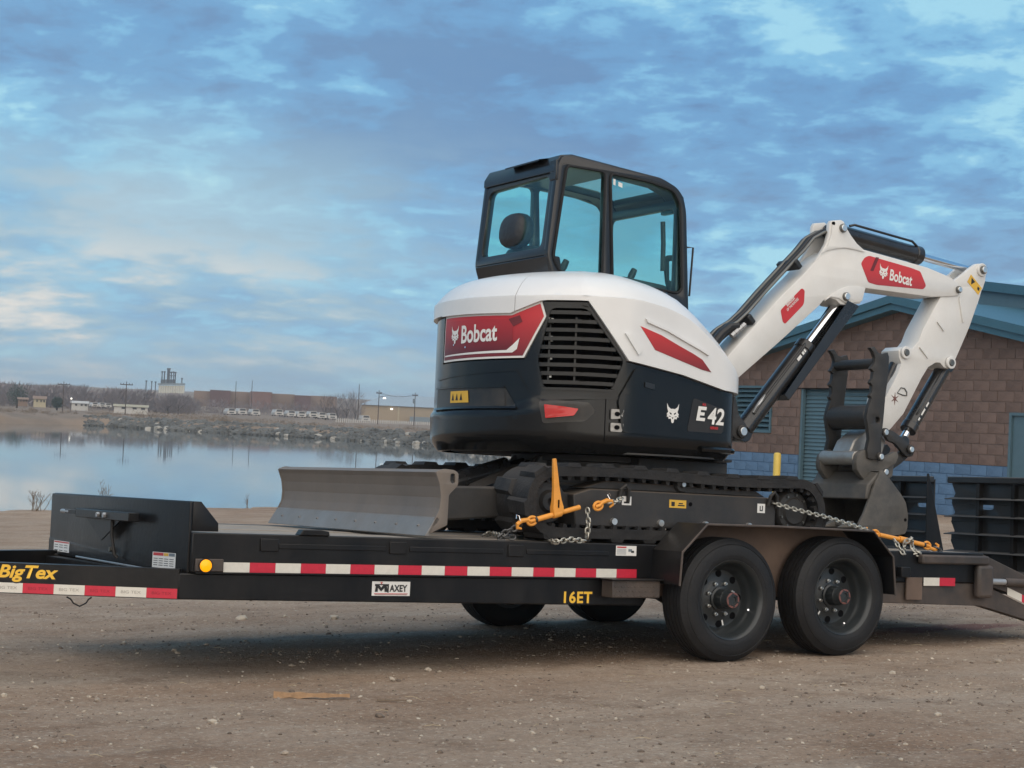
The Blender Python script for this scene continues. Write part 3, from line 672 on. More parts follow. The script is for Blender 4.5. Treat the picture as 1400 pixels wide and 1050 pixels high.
# little houses, trailers and vehicles along the far road
def small_house(u, v, dist, w_, h, m, name, label, roof='far_brown', cat='house'):
    a = az_of(u); c = Vector((CAMX+math.sin(a)*dist, CAMY+math.cos(a)*dist, 0)); z0 = 1.3-(v-(560+.045*(u-230)))/2419*dist
    r_ = root(name, (c.x, c.y, z0), label, cat, tilted=False); e = Vector((math.cos(a), -math.sin(a), 0)); f = Vector((math.sin(a), math.cos(a), 0))
    def q(x, y, z): p_ = c+e*x+f*y; return (p_.x, p_.y, z0+z)
    d = w_*.7
    MB().add([q(-w_/2,0,-.6),q(w_/2,0,-.6),q(w_/2,d,-.6),q(-w_/2,d,-.6),q(-w_/2,0,h),q(w_/2,0,h),q(w_/2,d,h),q(-w_/2,d,h),q(-w_/2,d/2,h*1.45),q(w_/2,d/2,h*1.45)], [(0,1,5,4),(1,2,6,9,5),(2,3,7,6),(3,0,4,8,7)]).build('wall', m, r_, smooth=0)
    MB().add([q(-w_/2-.2,-.3,h-.05),q(w_/2+.2,-.3,h-.05),q(w_/2+.2,d/2,h*1.5),q(-w_/2-.2,d/2,h*1.5),q(w_/2+.2,d+.3,h-.05),q(-w_/2-.2,d+.3,h-.05)], [(0,1,2,3),(3,2,4,5)]).build('roof', roof, r_, smooth=0)
    for x in (-w_*.28, w_*.05, w_*.3):
        MB().add([q(x,-.03,h*.35),q(x+w_*.12,-.03,h*.35),q(x+w_*.12,-.03,h*.8),q(x,-.03,h*.8)], [(0,1,2,3)]).build('window', 'far_dark', r_, smooth=0)
small_house(56, 552.5, 340, 2.2, 1.0, 'far_cream', 'cottage', 'small cream cottage beside dark shrubs across the pond')
small_house(33, 551, 345, 1.7, .7, 'far_brown', 'shed', 'low brown shed left of the cream cottage', cat='shed')
small_house(111, 557, 340, 3.0, .8, 'far_white', 'mobile_home', 'white mobile home with tan end beside a lit yard lamp', roof='far_white', cat='mobile home')
small_house(181, 561.5, 330, 6.0, .75, 'far_white', 'low_white_building', 'long low white building with curved roof by the utility pole', roof='far_cream')
CARM = None
def vehicle(u, v, dist, w_, label, m='far_white'):
    global CARM
    a = az_of(u); z0 = 1.3-(v-(560+.045*(u-230)))/2419*dist
    if CARM is None:
        b = MB(); b.prism([(-.95,.25),(.95,.25),(.97,.75),(.80,.92),(.62,1.42),(-.62,1.42),(-.80,.92),(-.97,.75)], 0, 4.4, 'y'); CARM = b.mesh('van_body', 30); CARM.materials.append(MT['far_white'])
        b = MB(); b.prism([(-.66,.95),(.66,.95),(.55,1.34),(-.55,1.34)], -.03, 0, 'y'); b.prism([(-.5,.42),(.5,.42),(.5,.66),(-.5,.66)], -.025, 0, 'y'); vehicle.g = b.mesh('windscreen', 0); vehicle.g.materials.append(MT['far_dark'])
        vehicle.w = MB().cyl((-.1, 0, .3), (.1, 0, .3), .31, n=12).mesh('wheel', 30); vehicle.w.materials.append(MT['far_dark'])
    o = bpy.data.objects.new('parked_van', None); COL.objects.link(o)
    o.matrix_world = Matrix.Translation((CAMX+math.sin(a)*dist, CAMY+math.cos(a)*dist, z0)) @ Matrix.Rotation(-a+.2, 4, 'Z') @ Matrix.Scale(w_/1.9, 4); tag(o, label, 'van', 'white vehicles parked behind the far bank')
    for nme, mesh, q in (('body', CARM, (0,0)), ('windscreen', vehicle.g, (0,0)))+tuple(('wheel', vehicle.w, (x, y)) for x in (-.78, .78) for y in (.8, 3.5)):
        c = bpy.data.objects.new(nme, mesh); COL.objects.link(c); c.parent = o; c.location = (q[0], q[1], 0)
for u, v in ((319,567.5),(334,567.5),(352,568.5),(384,569),(401,570.5),(415,571.5),(431,571.5),(443,573),(457,574),(503,577)):
    vehicle(u, v, 395, 1.95, 'small white vehicle parked in the row behind the far bank')
for u, v in ((132,557),(142,557.5),(150,558)):
    vehicle(u, v, 335, 1.2, 'small white vehicle parked by the white mobile home')
# white picket fence below the warehouse
fe = root('white_fence', [(170.69,316.96,-0.05)][0], 'low white picket fence along the bank before the tan warehouse', 'fence', tilted=False)
pts = []
for i in range(58):
    u = 462+i*2.9; a = az_of(u); v = 580.5+(u-540)*.05; pts.append((CAMX+math.sin(a)*345, CAMY+math.cos(a)*345, fz(CAMX+math.sin(a)*345, CAMY+math.cos(a)*345)))
for p_ in pts:
    MB().box((p_[0]-.09, p_[1]-.06, p_[2]-.5), (p_[0]+.09, p_[1]+.06, p_[2]+.75)).build('picket', 'far_white', fe, smooth=0)
MB().tube([(p_[0], p_[1]+.1, p_[2]+.45) for p_ in pts], .05, 4).build('rail', 'far_white', fe)
# utility poles
def pole(u, v0, v1, dist, arm, label):
    a = az_of(u); k = dist/2419; hz0 = 560+.045*(u-230); z1, z0 = 1.3-(v0-hz0)*k, 1.3-(v1-hz0)*k-.6; c = (CAMX+math.sin(a)*dist, CAMY+math.cos(a)*dist)
    r_ = root('utility_pole', (c[0], c[1], z0), label, 'utility pole', tilted=False)
    MB().cyl((c[0], c[1], z0), (c[0], c[1], z1), .10, .06, 8).build('post', 'pole_wood', r_)
    if arm:
        e = Vector((math.cos(a), -math.sin(a), 0)); q = Vector((c[0], c[1], z1-.5)); b = MB(); b.cyl(q-e*arm, q+e*arm, .07, n=6)
        for t_ in (-.9, -.45, .45, .9): b.cyl(q+e*arm*t_, q+e*arm*t_+Vector((0,0,.25)), .05, n=6)
        b.build('crossarm', 'pole_wood', r_)
    return r_, z1, c
pole(87.7, 522.5, 560, 300, 1.0, 'bare utility pole among grey trees left of the mobile home')
pole(173.4, 522.5, 563, 290, 1.0, 'utility pole with crossarm before the low white building')
pole(323, 521.5, 556, 420, 0, 'slim pole rising over the brick building, left of its dark step')
pole(345, 520.5, 556, 420, 0, 'slim pole rising over the reddish step of the brick building')
pole(491.5, 525.5, 570, 330, 0, 'slim pole rising from bare trees beside the warehouse roof')
r1, z1, c1 = pole(519, 534, 580, 320, .5, 'utility pole with street lamp before the warehouse roof')
r2, z2, c2 = pole(568.5, 537, 583, 310, .5, 'utility pole with transformer before the warehouse wall')
b = MB(); q = Vector((c1[0], c1[1], z1-1.2)); e = Vector((math.cos(AZ), -math.sin(AZ), 0)); b.tube([q, q+e*.6+Vector((0,0,.12)), q+e*1.0], .05, 6); b.build('lamp_arm', 'pole_wood', r1)
b = MB(); b.cyl(q+e*1.0+Vector((0,0,-.02)), q+e*1.0+Vector((0,0,-.28)), .22, .3, 10); b.build('lamp_head', 'lamp_white', r1)
b = MB(); b.cyl((c2[0]-.3, c2[1]-.2, z2-1.9), (c2[0]-.3, c2[1]-.2, z2-1.1), .2, n=10); b.build('transformer', 'far_grey', r2)
b = MB()
for k in (-.35, .35): b.tube([Vector((c1[0], c1[1], z1-.4))+e*k+(Vector((c2[0], c2[1], z2-.4))-Vector((c1[0], c1[1], z1-.4)))*t_/8-Vector((0,0,.5*(1-(t_/4-1)**2))) for t_ in range(9)], .022, 4)
tag(b.build('power_line', 'pole_wood'), 'thin power lines strung between the two poles by the warehouse', 'power line')
ylp = Vector([(96.93,305.42,2.49)][0]); b = MB(); b.cyl((ylp.x, ylp.y, 0), (ylp.x, ylp.y, ylp.z), .05, n=6); yl = b.build('yard_lamp', 'pole_wood'); tag(yl, 'lit white yard lamp beside the mobile home', 'lamp')
b = MB(); stone(b, (ylp.x, ylp.y, ylp.z), .2, random.Random(1), 1); o = b.build('globe', 'lamp_white', yl)
# bare trees: fans of thin twigs
def twigs(b, c, rx_, rz_, n, rg, wd=.05):
    for _ in range(n):
        th, ph = rg.uniform(0, 6.283), rg.random(); rr = math.sqrt(rg.random()); z = ph
        w_ = rx_*rr*(1-.75*abs(z-.45)**1.5*1.4); p_ = Vector((c[0]+math.cos(th)*w_, c[1]+math.sin(th)*w_, c[2]+z*rz_))
        d = Vector((math.cos(th)*rg.uniform(.1, .8), math.sin(th)*rg.uniform(.1, .8), rg.uniform(.5, 1.2))).normalized()*rz_*rg.uniform(.12, .32); s = d.orthogonal().normalized()*wd*rg.uniform(.5, 1.3)
        b.add([p_-s, p_+s, p_+d], [(0,1,2)])
def bare_tree(b, c, rx_, rz_, n, rg, wd):
    k = len(b.v); b.cyl(c, (c[0], c[1], c[2]+rz_*.55), rz_*.022, rz_*.008, 6)
    for _ in range(9):
        th = rg.uniform(0, 6.283); z = rg.uniform(.15, .45)*rz_; q = Vector((c[0], c[1], c[2]+z)); b.cyl(q, q+Vector((math.cos(th)*rx_*.7, math.sin(th)*rx_*.7, rz_*rg.uniform(.25, .45))), rz_*.012, rz_*.004, 5)
    twigs(b, (c[0], c[1], c[2]+rz_*.12), rx_, rz_*.8, n, rg, wd)
rg = random.Random(11)
b = MB()
for i in range(190):       # the wood behind the houses: one grey-brown mass
    u = rg.uniform(-60, 275); dist = rg.uniform(390, 500); a = az_of(u); rz_ = rg.uniform(3.2, 5.0)*(1.0 if u < 205 else .8); z0 = .2+(dist-390)*.012
    twigs(b, (CAMX+math.sin(a)*dist, CAMY+math.cos(a)*dist, z0), rz_*rg.uniform(.55, .8), rz_, 130, rg, .17)
for i in range(70):
    u = rg.uniform(255, 470); dist = rg.uniform(430, 520); a = az_of(u); rz_ = rg.uniform(2.0, 4.2)
    twigs(b, (CAMX+math.sin(a)*dist, CAMY+math.cos(a)*dist, .3), rz_*rg.uniform(.6, .9), rz_, 110, rg, .12)
tag(b.build('bare_woodland', 'bare_twigs', smooth=0), 'grey brown leafless woodland along the far shore', 'woodland', kind='stuff')
b = MB()
for i in range(520):       # low dead brush along the top of the bank
    u = rg.uniform(-40, 1000); d = rg.uniform(5, 60); a = az_of(u); r_ = rsh(u)+d; h = rg.uniform(.25, .8)*(1.3 if 190 < u < 310 else .8)
    twigs(b, (CAMX+math.sin(a)*r_, CAMY+math.cos(a)*r_, fz(CAMX+math.sin(a)*r_, CAMY+math.cos(a)*r_)-.1), h*1.6, h, 40, rg, .07)
tag(b.build('dead_brush', 'brush', smooth=0), 'low dead brown brush on top of the far bank', 'brush', kind='stuff')
for i, (u, v0, dist, wx) in enumerate(((447,541,400,2.2),(463,539,405,2.6),(476,538.5,400,2.4),(488,537,410,2.2),(246,541,360,3.0),(232,544,362,2.4))):
    a = az_of(u); hz0 = 560+.045*(u-230); z0 = .25; z1 = 1.3-(v0-hz0)/2419*dist; c = (CAMX+math.sin(a)*dist, CAMY+math.cos(a)*dist, z0)
    t_ = root('bare_tree', c, 'leafless grey brown tree standing left of the tan warehouse' if i < 4 else 'dark rounded leafless tree below the grain elevator', 'tree', 'bare trees beside the warehouse' if i < 4 else 'bare trees below the grain elevator', tilted=False)
    b = MB(); rz_ = z1-z0; b.cyl(c, (c[0], c[1], c[2]+rz_*.5), .12, .05, 6)
    for _ in range(8): th = rg.uniform(0, 6.283); q = Vector((c[0], c[1], c[2]+rz_*rg.uniform(.12, .4))); b.cyl(q, q+Vector((math.cos(th)*wx*.6, math.sin(th)*wx*.6, rz_*.35)), .06, .02, 5)
    b.build('trunk', 'pole_wood', t_)
    b = MB(); twigs(b, (c[0], c[1], c[2]+rz_*.05), wx, rz_*.9, 420, rg, .07); b.build('crown', 'bare_twigs', t_, smooth=0)
for u, v0, dist, wx, lab in ((25,526.5,360,2.1,'broad dark evergreen tree at the left of the far houses'),(80,543,352,1.1,'small dark green shrub tree right of the cream cottage')):
    a = az_of(u); hz0 = 560+.045*(u-230); z0 = .2; z1 = 1.3-(v0-hz0)/2419*dist; c = (CAMX+math.sin(a)*dist, CAMY+math.cos(a)*dist, z0); t_ = root('evergreen_tree', c, lab, 'tree', tilted=False)
    MB().cyl(c, (c[0], c[1], z1-.8), .2, .08, 7).build('trunk', 'pole_wood', t_)
    b = MB(); rz_ = z1-z0
    for _ in range(1500):
        v3 = Vector((rg.gauss(0, 1), rg.gauss(0, 1), rg.gauss(0, 1))).normalized()*(rg.random()**.4); p_ = Vector((c[0]+v3.x*wx, c[1]+v3.y*wx, c[2]+rz_*.58+v3.z*rz_*.44*(1+.15*math.sin(v3.x*9+v3.y*7)))); s1 = Vector((rg.uniform(-1,1), rg.uniform(-1,1), rg.uniform(-1,1)))*.22; s2 = Vector((rg.uniform(-1,1), rg.uniform(-1,1), rg.uniform(-1,1)))*.22
        b.add([p_, p_+s1, p_+s2], [(0,1,2)])
    b.build('crown', 'evergreen', t_, smooth=0)
# dead weed stalks on the near shore
WEED = [([(6.18,31.64,-1.08)][0], .52, .26, 12), ([(8.17,32.59,-1.08)][0], .72, .20, 7), ([(12.36,34.08,-1.08)][0], .40, .06, 3)]
WL = ('tuft of dry weed stalks on the shore clear of the trailer', 'tall branching dry weed stalk rising behind the trailer front panel', 'single thin dry weed stalk between front panel and dozer blade')
for (p_, h, sp_, n), lab in zip(WEED, WL):
    rg = random.Random(int(h*100)); z = gz(p_[0], p_[1]-.6); c = Vector((p_[0], p_[1]-.6, z-.05)); b = MB()
    for _ in range(n):
        d = Vector((rg.uniform(-1, 1)*sp_, rg.uniform(-1, 1)*sp_*.6, h*rg.uniform(.6, 1))); q = c+Vector((rg.uniform(-1, 1)*sp_*.6, 0, 0)); pts = [q, q+d*.45, q+d+Vector((rg.uniform(-.05,.05),0,0))]; b.tube(pts, [.007,.006,.003], 5)
        for _ in range(4):
            t0 = rg.uniform(.4, .9); s = q+d*t0; b.tube([s, s+Vector((rg.uniform(-.16,.16), rg.uniform(-.05,.05), rg.uniform(.06,.2)))*h*1.4], .004, 4)
    tag(b.build('dry_weed', 'twig'), lab, 'weed')

# ================================================================== equipment trailer
TR = root('equipment_trailer', (0, 1.05, -.46), 'black tandem axle equipment trailer with red and white reflective tape and stand-up ramps', 'trailer')
DZ, WD_ = .193, 2.10
XF, XR = -2.69, 2.80
def both(f):
    """near side, then its mirror on the far side"""
    f(lambda y: y); f(lambda y: WD_-y)
def mbox(b, x0, x1, y0, y1, z0, z1, Yf): a, c = Yf(y0), Yf(y1); return b.box((x0, min(a, c), z0), (x1, max(a, c), z1))
def rails(Y_):
    mbox(MB(), XF, XR, 0, .075, 0, DZ, Y_).build('side_rail', 'trailer_black', TR, .006)
    mbox(MB(), XF+.02, .13, -.014, 0, -.006, .001, Y_).build('rail_lip', 'trailer_black', TR)
    MB().prism([(-2.745,-.134),(.06,-.156),(.06,-.0075),(-2.745,-.0075)], Y_(.008), Y_(.10)).build('main_beam', 'trailer_black', TR, .006)
    MB().prism([(1.80,-.13),(2.8,-.15),(3.45,-.29),(3.45,-.22),(2.8,-.004),(1.80,-.004)], Y_(.012), Y_(.09)).build('rear_beam', 'trailer_dusty', TR, .005)
    # bent tongue member
    a = R(28); d = Vector((-math.cos(a), math.sin(a), 0)); nrm = Vector((-math.sin(a), -math.cos(a), 0)); p0 = Vector((-2.745, .008, 0)); L_ = 2.15
    vs2 = []
    for q in (p0, p0+d*L_):
        for w_ in (0, .09):
            for z in (-.134, .012): v = q-nrm*w_+Vector((0,0,z)); vs2.append((v.x, Y_(v.y), v.z))
    MB().add(vs2, [(0,1,3,2),(4,6,7,5),(0,4,5,1),(2,3,7,6),(1,5,7,3),(0,2,6,4)]).build('tongue_beam', 'trailer_black', TR)
    # stake pockets and rub strips on the rail
    for x in (-2.33, -1.60, -.87):
        mbox(MB(), x, x+.10, -.010, 0, .108, .172, Y_).build('stake_pocket', 'trailer_black', TR, .004)
    for x0, x1 in ((-2.23,-1.62),(-1.48,-.9),(-.75,-.2)):
        mbox(MB(), x0, x1, -.006, 0, .122, .148, Y_).build('rub_rail', 'trailer_black', TR, .003)
both(rails)
# deck planks, one by one
rg = random.Random(2); n = 10; pw = (2.02-.08)/n
for i in range(n):
    y0 = .08+i*pw; MB().box((-2.62, y0+.003, DZ-.038), (XR-.02, y0+pw-.003, DZ-.003+rg.uniform(-.002, .003))).build('plank', 'deck_wood', TR, .003)
for x in (-2.3,-1.7,-1.1,-.5,.1,.7,1.3,1.9,2.5):
    MB().box((x, .09, -.05), (x+.06, 2.01, DZ-.04)).build('cross_member', 'trailer_black', TR)
MB().box((-2.78, .09, -.13), (-2.70, 2.01, -.02)).build('front_cross_member', 'trailer_black', TR)
# front panel with bent top, end gussets
fp = plate('front_panel', rnd([(.026,-.012),(2.187,-.012),(2.187,.075),(2.175,.085),(2.175,.341),(.026,.345)], .012), -2.70, -2.684, 'trailer_black', TR, ax='x', bev=.003)
MB().box((-2.684, .03, .330), (-2.645, 2.17, .344)).build('top_flange', 'trailer_black', TR, .004)
for y in (.026, 2.166): plate('gusset', [(-2.683,.199),(-2.683,.344),(-2.642,.344),(-2.547,.240),(-2.545,.199)], y, y+.01, 'trailer_black', TR, bev=.001)
# spare-wheel bracket on the panel
sb = MB(); sb.box((-2.80, .60, .222), (-2.74, 1.44, .268)); sm_ = sb.build('spare_mount', 'trailer_black', TR, .004)
MB().prism([(.86,.222),(1.40,.222),(1.14,.105)], -2.75, -2.742, 'x').build('bracket_plate', 'trailer_black', sm_)
MB().box((-2.80, 1.44, .236), (-2.745, 1.62, .258)).build('bracket_arm', 'dark_iron', sm_)
MB().cyl((-2.79, 1.56, .247), (-2.79, 1.70, .247), .012, n=10).build('stud', 'galvanised', sm_)
MB().box((-2.746, 1.30, .262), (-2.70, 1.62, .268)).build('bracket_top', 'trailer_black', sm_)
MB().tube([(-2.755,.97,.27),(-2.752,.97,.14),(-2.735,.96,.04),(-2.72,.955,.02)], .009, 8).build('crank_handle', 'dark_iron', sm_)
MB().cyl((-2.72, 1.09, .06), (-2.70, 1.09, .06), .014, n=10).build('bolt', 'pin_dark', sm_)
for y in (.9, 1.0): MB().cyl((-2.815, y+.05, .245), (-2.80, y+.05, .245), .014, n=6).build('bolt', 'galvanised', sm_)
MB().tube([(-2.72,)+[(1.62,-0.006)][0], (-2.72,)+[(0.518,-0.013)][0]], .006, 6).build('brake_rod', 'galvanised', TR)
# printed warning labels
def label_on(o, ex, ey, ez, w_, h, m, parent, name='warning_label', bars=()):
    """small sticker: flat sheet, with printed blocks"""
    o, ex, ey, ez = map(Vector, (o, ex, ey, ez))
    def sheet(x0, y0, x1, y1, lift, m2, nm, par):
        q = [o+ex*x0+ey*y0+ez*lift, o+ex*x1+ey*y0+ez*lift, o+ex*x1+ey*y1+ez*lift, o+ex*x0+ey*y1+ez*lift]; return MB().add(q, [(0,1,2,3)]).build(nm, m2, par, smooth=0)
    s = sheet(0, 0, w_, h, .0012, m, name, parent)
    for x0, y0, x1, y1, m2 in bars: sheet(x0*w_, y0*h, x1*w_, y1*h, .0022, m2, 'print', s)
    return s
LINES = [(.06,.62-.13*i,.06+.8*(.7+.3*((i*7) % 3)/3),.66-.13*i,'decal_black') for i in range(4)]
label_on((-2.70,2.085,.006),(0,-1,0),(0,0,1),(-1,0,0),.28,.062,'decal_white',TR,bars=[(.03,.84,.97,.95,'decal_red')]+[(.05+.31*i,.1,.28+.31*i,.16,'decal_black') for i in range(3)]+[(.05+.31*i,.4,.28+.31*i,.45,'decal_black') for i in range(3)]+[(.05+.31*i,.6,.28+.31*i,.65,'decal_black') for i in range(3)])
label_on((-2.70,.49,-.002),(0,-1,0.02),(0,0,1),(-1,0,0),.315,.078,'decal_white',TR,bars=[(.04,.78,.48,.97,'decal_red'),(.50,.78,.70,.97,'decal_yellow'),(.72,.78,.97,.97,'far_grey')]+[(.06+.23*i,.15+.14*j,.24+.23*i,.19+.14*j,'decal_black') for i in range(4) for j in range(4)])
# amber marker lamp in its housing
mk = MB().box((-2.672, -.016, .004), (-2.525, 0, .066)).build('marker_housing', 'trailer_dusty', TR, .004)
b = MB(); b.lathe([(.0305,-.016),(.0305,-.024),(.026,-.030),(.012,-.033),(.0005,-.034)], (-2.621, 0, .033), (0,1,0), 24)
lm = b.build('marker_lamp', 'amber_lens', TR); MB().lathe([(.031,-.015),(.036,-.015),(.036,-.022),(.031,-.022)], (-2.621,0,.033), (0,1,0), 24).build('lamp_bezel', 'rubber', mk)
# reflective tape, piece by piece
def tape(o, ex, n0, L_, h, k0):
    o, ex = Vector(o), Vector(ex).normalized(); ez = Vector((ex.y, -ex.x, 0)); ez = ez if ez.y < 0 else -ez
    for i in range(n0):
        red = (i+k0) % 2; q = o+ex*(L_*i)+ez*.0016; e2 = ex*(L_-.0006)
        s = MB().add([q, q+e2, q+e2+Vector((0,0,h)), q+Vector((0,0,h))], [(0,1,2,3)]).build('reflective_tape', 'tape_red' if red else 'tape_white', TR, smooth=0)
tape((-2.52, 0, .002), (1,0,0), 18, .14, .0485, 0)
a = R(28); td = Vector((-math.cos(a), math.sin(a), 0)); tp = Vector((-2.745, .008, 0)); tn = Vector((-math.sin(a), -math.cos(a), 0))
for i in range(7):
    q = tp+td*(.005+.1475*i)+tn*.0016+Vector((0,0,-.130)); e2 = td*.1472; red = i % 2 == 0
    s = MB().add([q, q+e2, q+e2+Vector((0,0,.0475)), q+Vector((0,0,.0475))], [(0,1,2,3)]).build('reflective_tape', 'tape_red' if red else 'tape_white', TR, smooth=0)
    put('tape_print', fitme(text_me('BIG TEX', .02), .095, .014), 'tape_print_red' if red else 'tape_print_dark', s, q+e2*.5+Vector((0,0,.024))+tn*.001, -td, (0,0,1), tn)
tape((2.262, 0, -.022), (1,0,0), 2, .141, .052, 0)
# lettering on the frame
def lettering(name, s_, m, c, ex, ey, ez, w_, h, bold, shear=0, sh=True, sp2=1.0):
    ez = Vector(ez)
    if sh:
        k = put(name+'_shadow', fitme(text_me(s_, .1, 1, bold*1.6, shear, 0, sp2), w_*1.03, h*1.1), 'decal_black', TR, Vector(c)+ez*.0018+Vector(ex)*.003-Vector(ey)*.003, ex, ey, ez)
    return put(name, fitme(text_me(s_, .1, 1, bold, shear, 0, sp2), w_, h), m, TR, Vector(c)+ez*.0030, ex, ey, ez)
cB = tp+td*.72+Vector((0,0,-.037))
lettering('brand_lettering', 'BigTex', 'letter_yellow', cB, -td, (0,0,1), tn, .285, .082, .0028, .25)
lettering('model_lettering', '16ET', 'letter_yellow', (-.392, .008, -.110), (1,0,0), (0,0,1), (0,-1,0), .190, .066, .0028, 0, True, 1.1)
# dealer sticker
ds = label_on((-1.686,.008,-.109),(1,0,0),(0,0,1),(0,-1,0),.225,.074,'decal_white',TR,'dealer_sticker',[(.06,.12,.94,.17,'decal_red'),(.08,.06,.92,.09,'decal_maroon'),(.08,.74,.44,.82,'decal_black'),(.40,.22,.44,.82,'decal_black')])
put('sticker_lettering', fitme(text_me('AXEY', .1, 1, .003), .105, .036), 'decal_black', ds, (-1.531, .0045, -.0695), (1,0,0), (0,0,1), (0,-1,0))
me_ = flat([(0,0),(.06,.55),(.0,.55),(.0,.75),(.24,.75),(.42,.42),(.60,.75),(.84,.75),(.84,.55),(.80,.55),(.86,0),(.66,0),(.64,.38),(.42,.04),(.20,.38),(.2,0)]); put('sticker_lettering', fitme(me_, .075, .040), 'decal_black', ds, (-1.632, .0045, -.0685), (1,0,0), (0,0,1), (0,-1,0))
put('sticker_lettering', fitme(text_me('v', .1, 1, .004), .014, .012), 'decal_red', ds, (-1.632, .004, -.043), (1,0,0), (0,0,1), (0,-1,0))
label_on((-.150,0,.126),(1,0,0),(0,0,1),(0,-1,0),.143,.056,'decal_white',TR,bars=[(.05,.78,.50,.92,'decal_red')]+[(.05,.62-.12*i,.5,.66-.12*i,'far_grey') for i in range(5)]+[(.60,.42,.78,.68,'far_grey'),(.74,.30,.88,.52,'decal_black')])
# deck ring, safety-chain loop under the tongue
MB().prism([(-2.12,.193),(-1.95,.193),(-1.955,.215),(-2.0,.222),(-2.10,.222)], -.012, .05).build('deck_hook', 'trailer_black', TR, .004)
lp = tp+td*.47; MB().tube([tuple(lp+td*x+Vector((0,0,z))+tn*-.02) for x, z in ((-.055,-.14),(-.04,-.15),(-.03,-.168),(0,-.185),(.03,-.172),(.045,-.152),(.065,-.142))], .004, 6).build('cable_loop', 'hose_black', TR)
# wheels
WHX = ((.512, -.105), (1.367, -.080)); TRAD = .3548
tyre_me = MB()
w0, w1 = 0.0, .215
prof = [(.222,.012),(.235,.003),(.262,0.0),(.300,.003),(.325,.012),(.338,.026)]
tread = []
y = .034
for g in range(5):
    tread += [(TRAD-.004 if g in (0,) else TRAD, y), (TRAD, y+.024 if g != 4 else y+.028)]
    if g < 4: tread += [(TRAD-.018, y+.0255), (TRAD-.018, y+.0315)]
    y += .033
prof = prof+[(.348,.032)]+tread+[(.346,.186),(.336,.193),(.322,.203),(.300,.212),(.262,.215),(.235,.212),(.222,.203)]
tyre_me.lathe(prof, (0,0,0), (0,1,0), 72)
# raised ring marks on the sidewall
for rr in (.255, .318): tyre_me.lathe([(rr-.003,.0035 if rr < .3 else .009),(rr,-.0005 if rr < .3 else .006),(rr+.003,.0035 if rr < .3 else .0105)], (0,0,0), (0,1,0), 72)
tyre_m = tyre_me.mesh('tyre', 30)
rim_b = MB(); rim_b.lathe([(.224,.016),(.232,.010),(.228,.004),(.221,.008),(.214,.018),(.206,.03),(.203,.060),(.190,.082),(.178,.098),(.174,.118),(.166,.128),(.150,.130),(.10,.124),(.085,.118),(.0005,.118)], (0,0,0), (0,1,0), 56)
rim_b.lathe([(.224,.016),(.224,.20),(.20,.20),(.20,.135),(.166,.134)], (0,0,0), (0,1,0), 40)
rim_m = rim_b.mesh('rim', 30)
hub_b = MB(); hub_b.lathe([(.070,.122),(.070,.108),(.058,.104),(.055,.045),(.050,.038),(.046,.010)], (0,0,0), (0,1,0), 28)
hub_m = hub_b.mesh('hub', 30)
cap_b = MB(); cap_b.lathe([(.046,.012),(.044,.002),(.036,-.004),(.024,-.005),(.022,.002),(.0005,.002)], (0,0,0), (0,1,0), 24)
for i in range(6): t_ = i*math.pi/3; cap_b.cyl((.036*math.cos(t_),-.009,.036*math.sin(t_)), (.036*math.cos(t_),.003,.036*math.sin(t_)), .006, n=6)
cap_m = cap_b.mesh('hub_cap', 30)
ring_b = MB(); ring_b.lathe([(.044,.000),(.045,-.006),(.036,-.0075),(.034,-.004)], (0,0,0), (0,1,0), 24); ring_m = ring_b.mesh('hub_ring', 30); ring_m.materials.append(MT['hub_red'])
nut_b = MB(); nut_b.cyl((0,-.004,0), (0,.014,0), .0115, n=6); nut_b.cyl((0,-.016,0), (0,-.004,0), .0065, n=8); nut_m = nut_b.mesh('lug_nut', 30)
hole_b = MB(); hole_b.lathe([(.021,-.001),(.021,.012),(.0005,.012)], (0,0,0), (0,1,0), 16); hole_b.cyl((0,-.0005,0),(0,.003,0),.0205,n=16); hole_m = hole_b.mesh('hand_hole', 30)
for me_, m in ((tyre_m,'rubber'),(rim_m,'rim_black'),(hub_m,'rim_black'),(cap_m,'rim_black'),(nut_m,'nut_steel'),(hole_m,'dark_void')): me_.materials.append(MT[m])
rg = random.Random(8)
for side in (0, 1):
    for k, (x, z) in enumerate(WHX):
        wr = bpy.data.objects.new('wheel', None); COL.objects.link(wr); wr.parent = TR; rot = (.35, 1.25)[k]+side
        wr.matrix_local = Matrix.Translation(Vector((x, -.238, z))-Vector(TR['_b']) if not side else Vector((x, 2.338, z))-Vector(TR['_b'])) @ Matrix.Rotation(math.pi if side else 0, 4, 'Z') @ Matrix.Rotation(rot, 4, 'Y')
        for nm, me_ in (('tyre', tyre_m), ('rim', rim_m), ('hub', hub_m), ('hub_cap', cap_m), ('hub_ring', ring_m)): o = bpy.data.objects.new(nm, me_); COL.objects.link(o); o.parent = wr
        if side: continue
        for i in range(8):
            t_ = i*math.pi/4; o = bpy.data.objects.new('lug_nut', nut_m); COL.objects.link(o); o.parent = wr; o.location = (.093*math.cos(t_), .110, .093*math.sin(t_))
            t_ += math.pi/8; o = bpy.data.objects.new('hand_hole', hole_m); COL.objects.link(o); o.parent = wr; o.location = (.145*math.cos(t_), .1275, .145*math.sin(t_))
        o = label_on((.08,.121,-.135),(.4,0,.3),(-.3,0,.4),(0,-1,0),.02,.065,'decal_white',wr,'rim_sticker'); o.location = (0,0,0)
        MB().cyl((.19,.075,0),(.17,.05,0),.006,n=8).build('valve_stem','chrome',wr).location = (0,0,0)
for x, z in WHX:
    MB().cyl((x, -.02, z), (x, 2.12, z), .045, n=16).build('axle', 'trailer_black', TR)
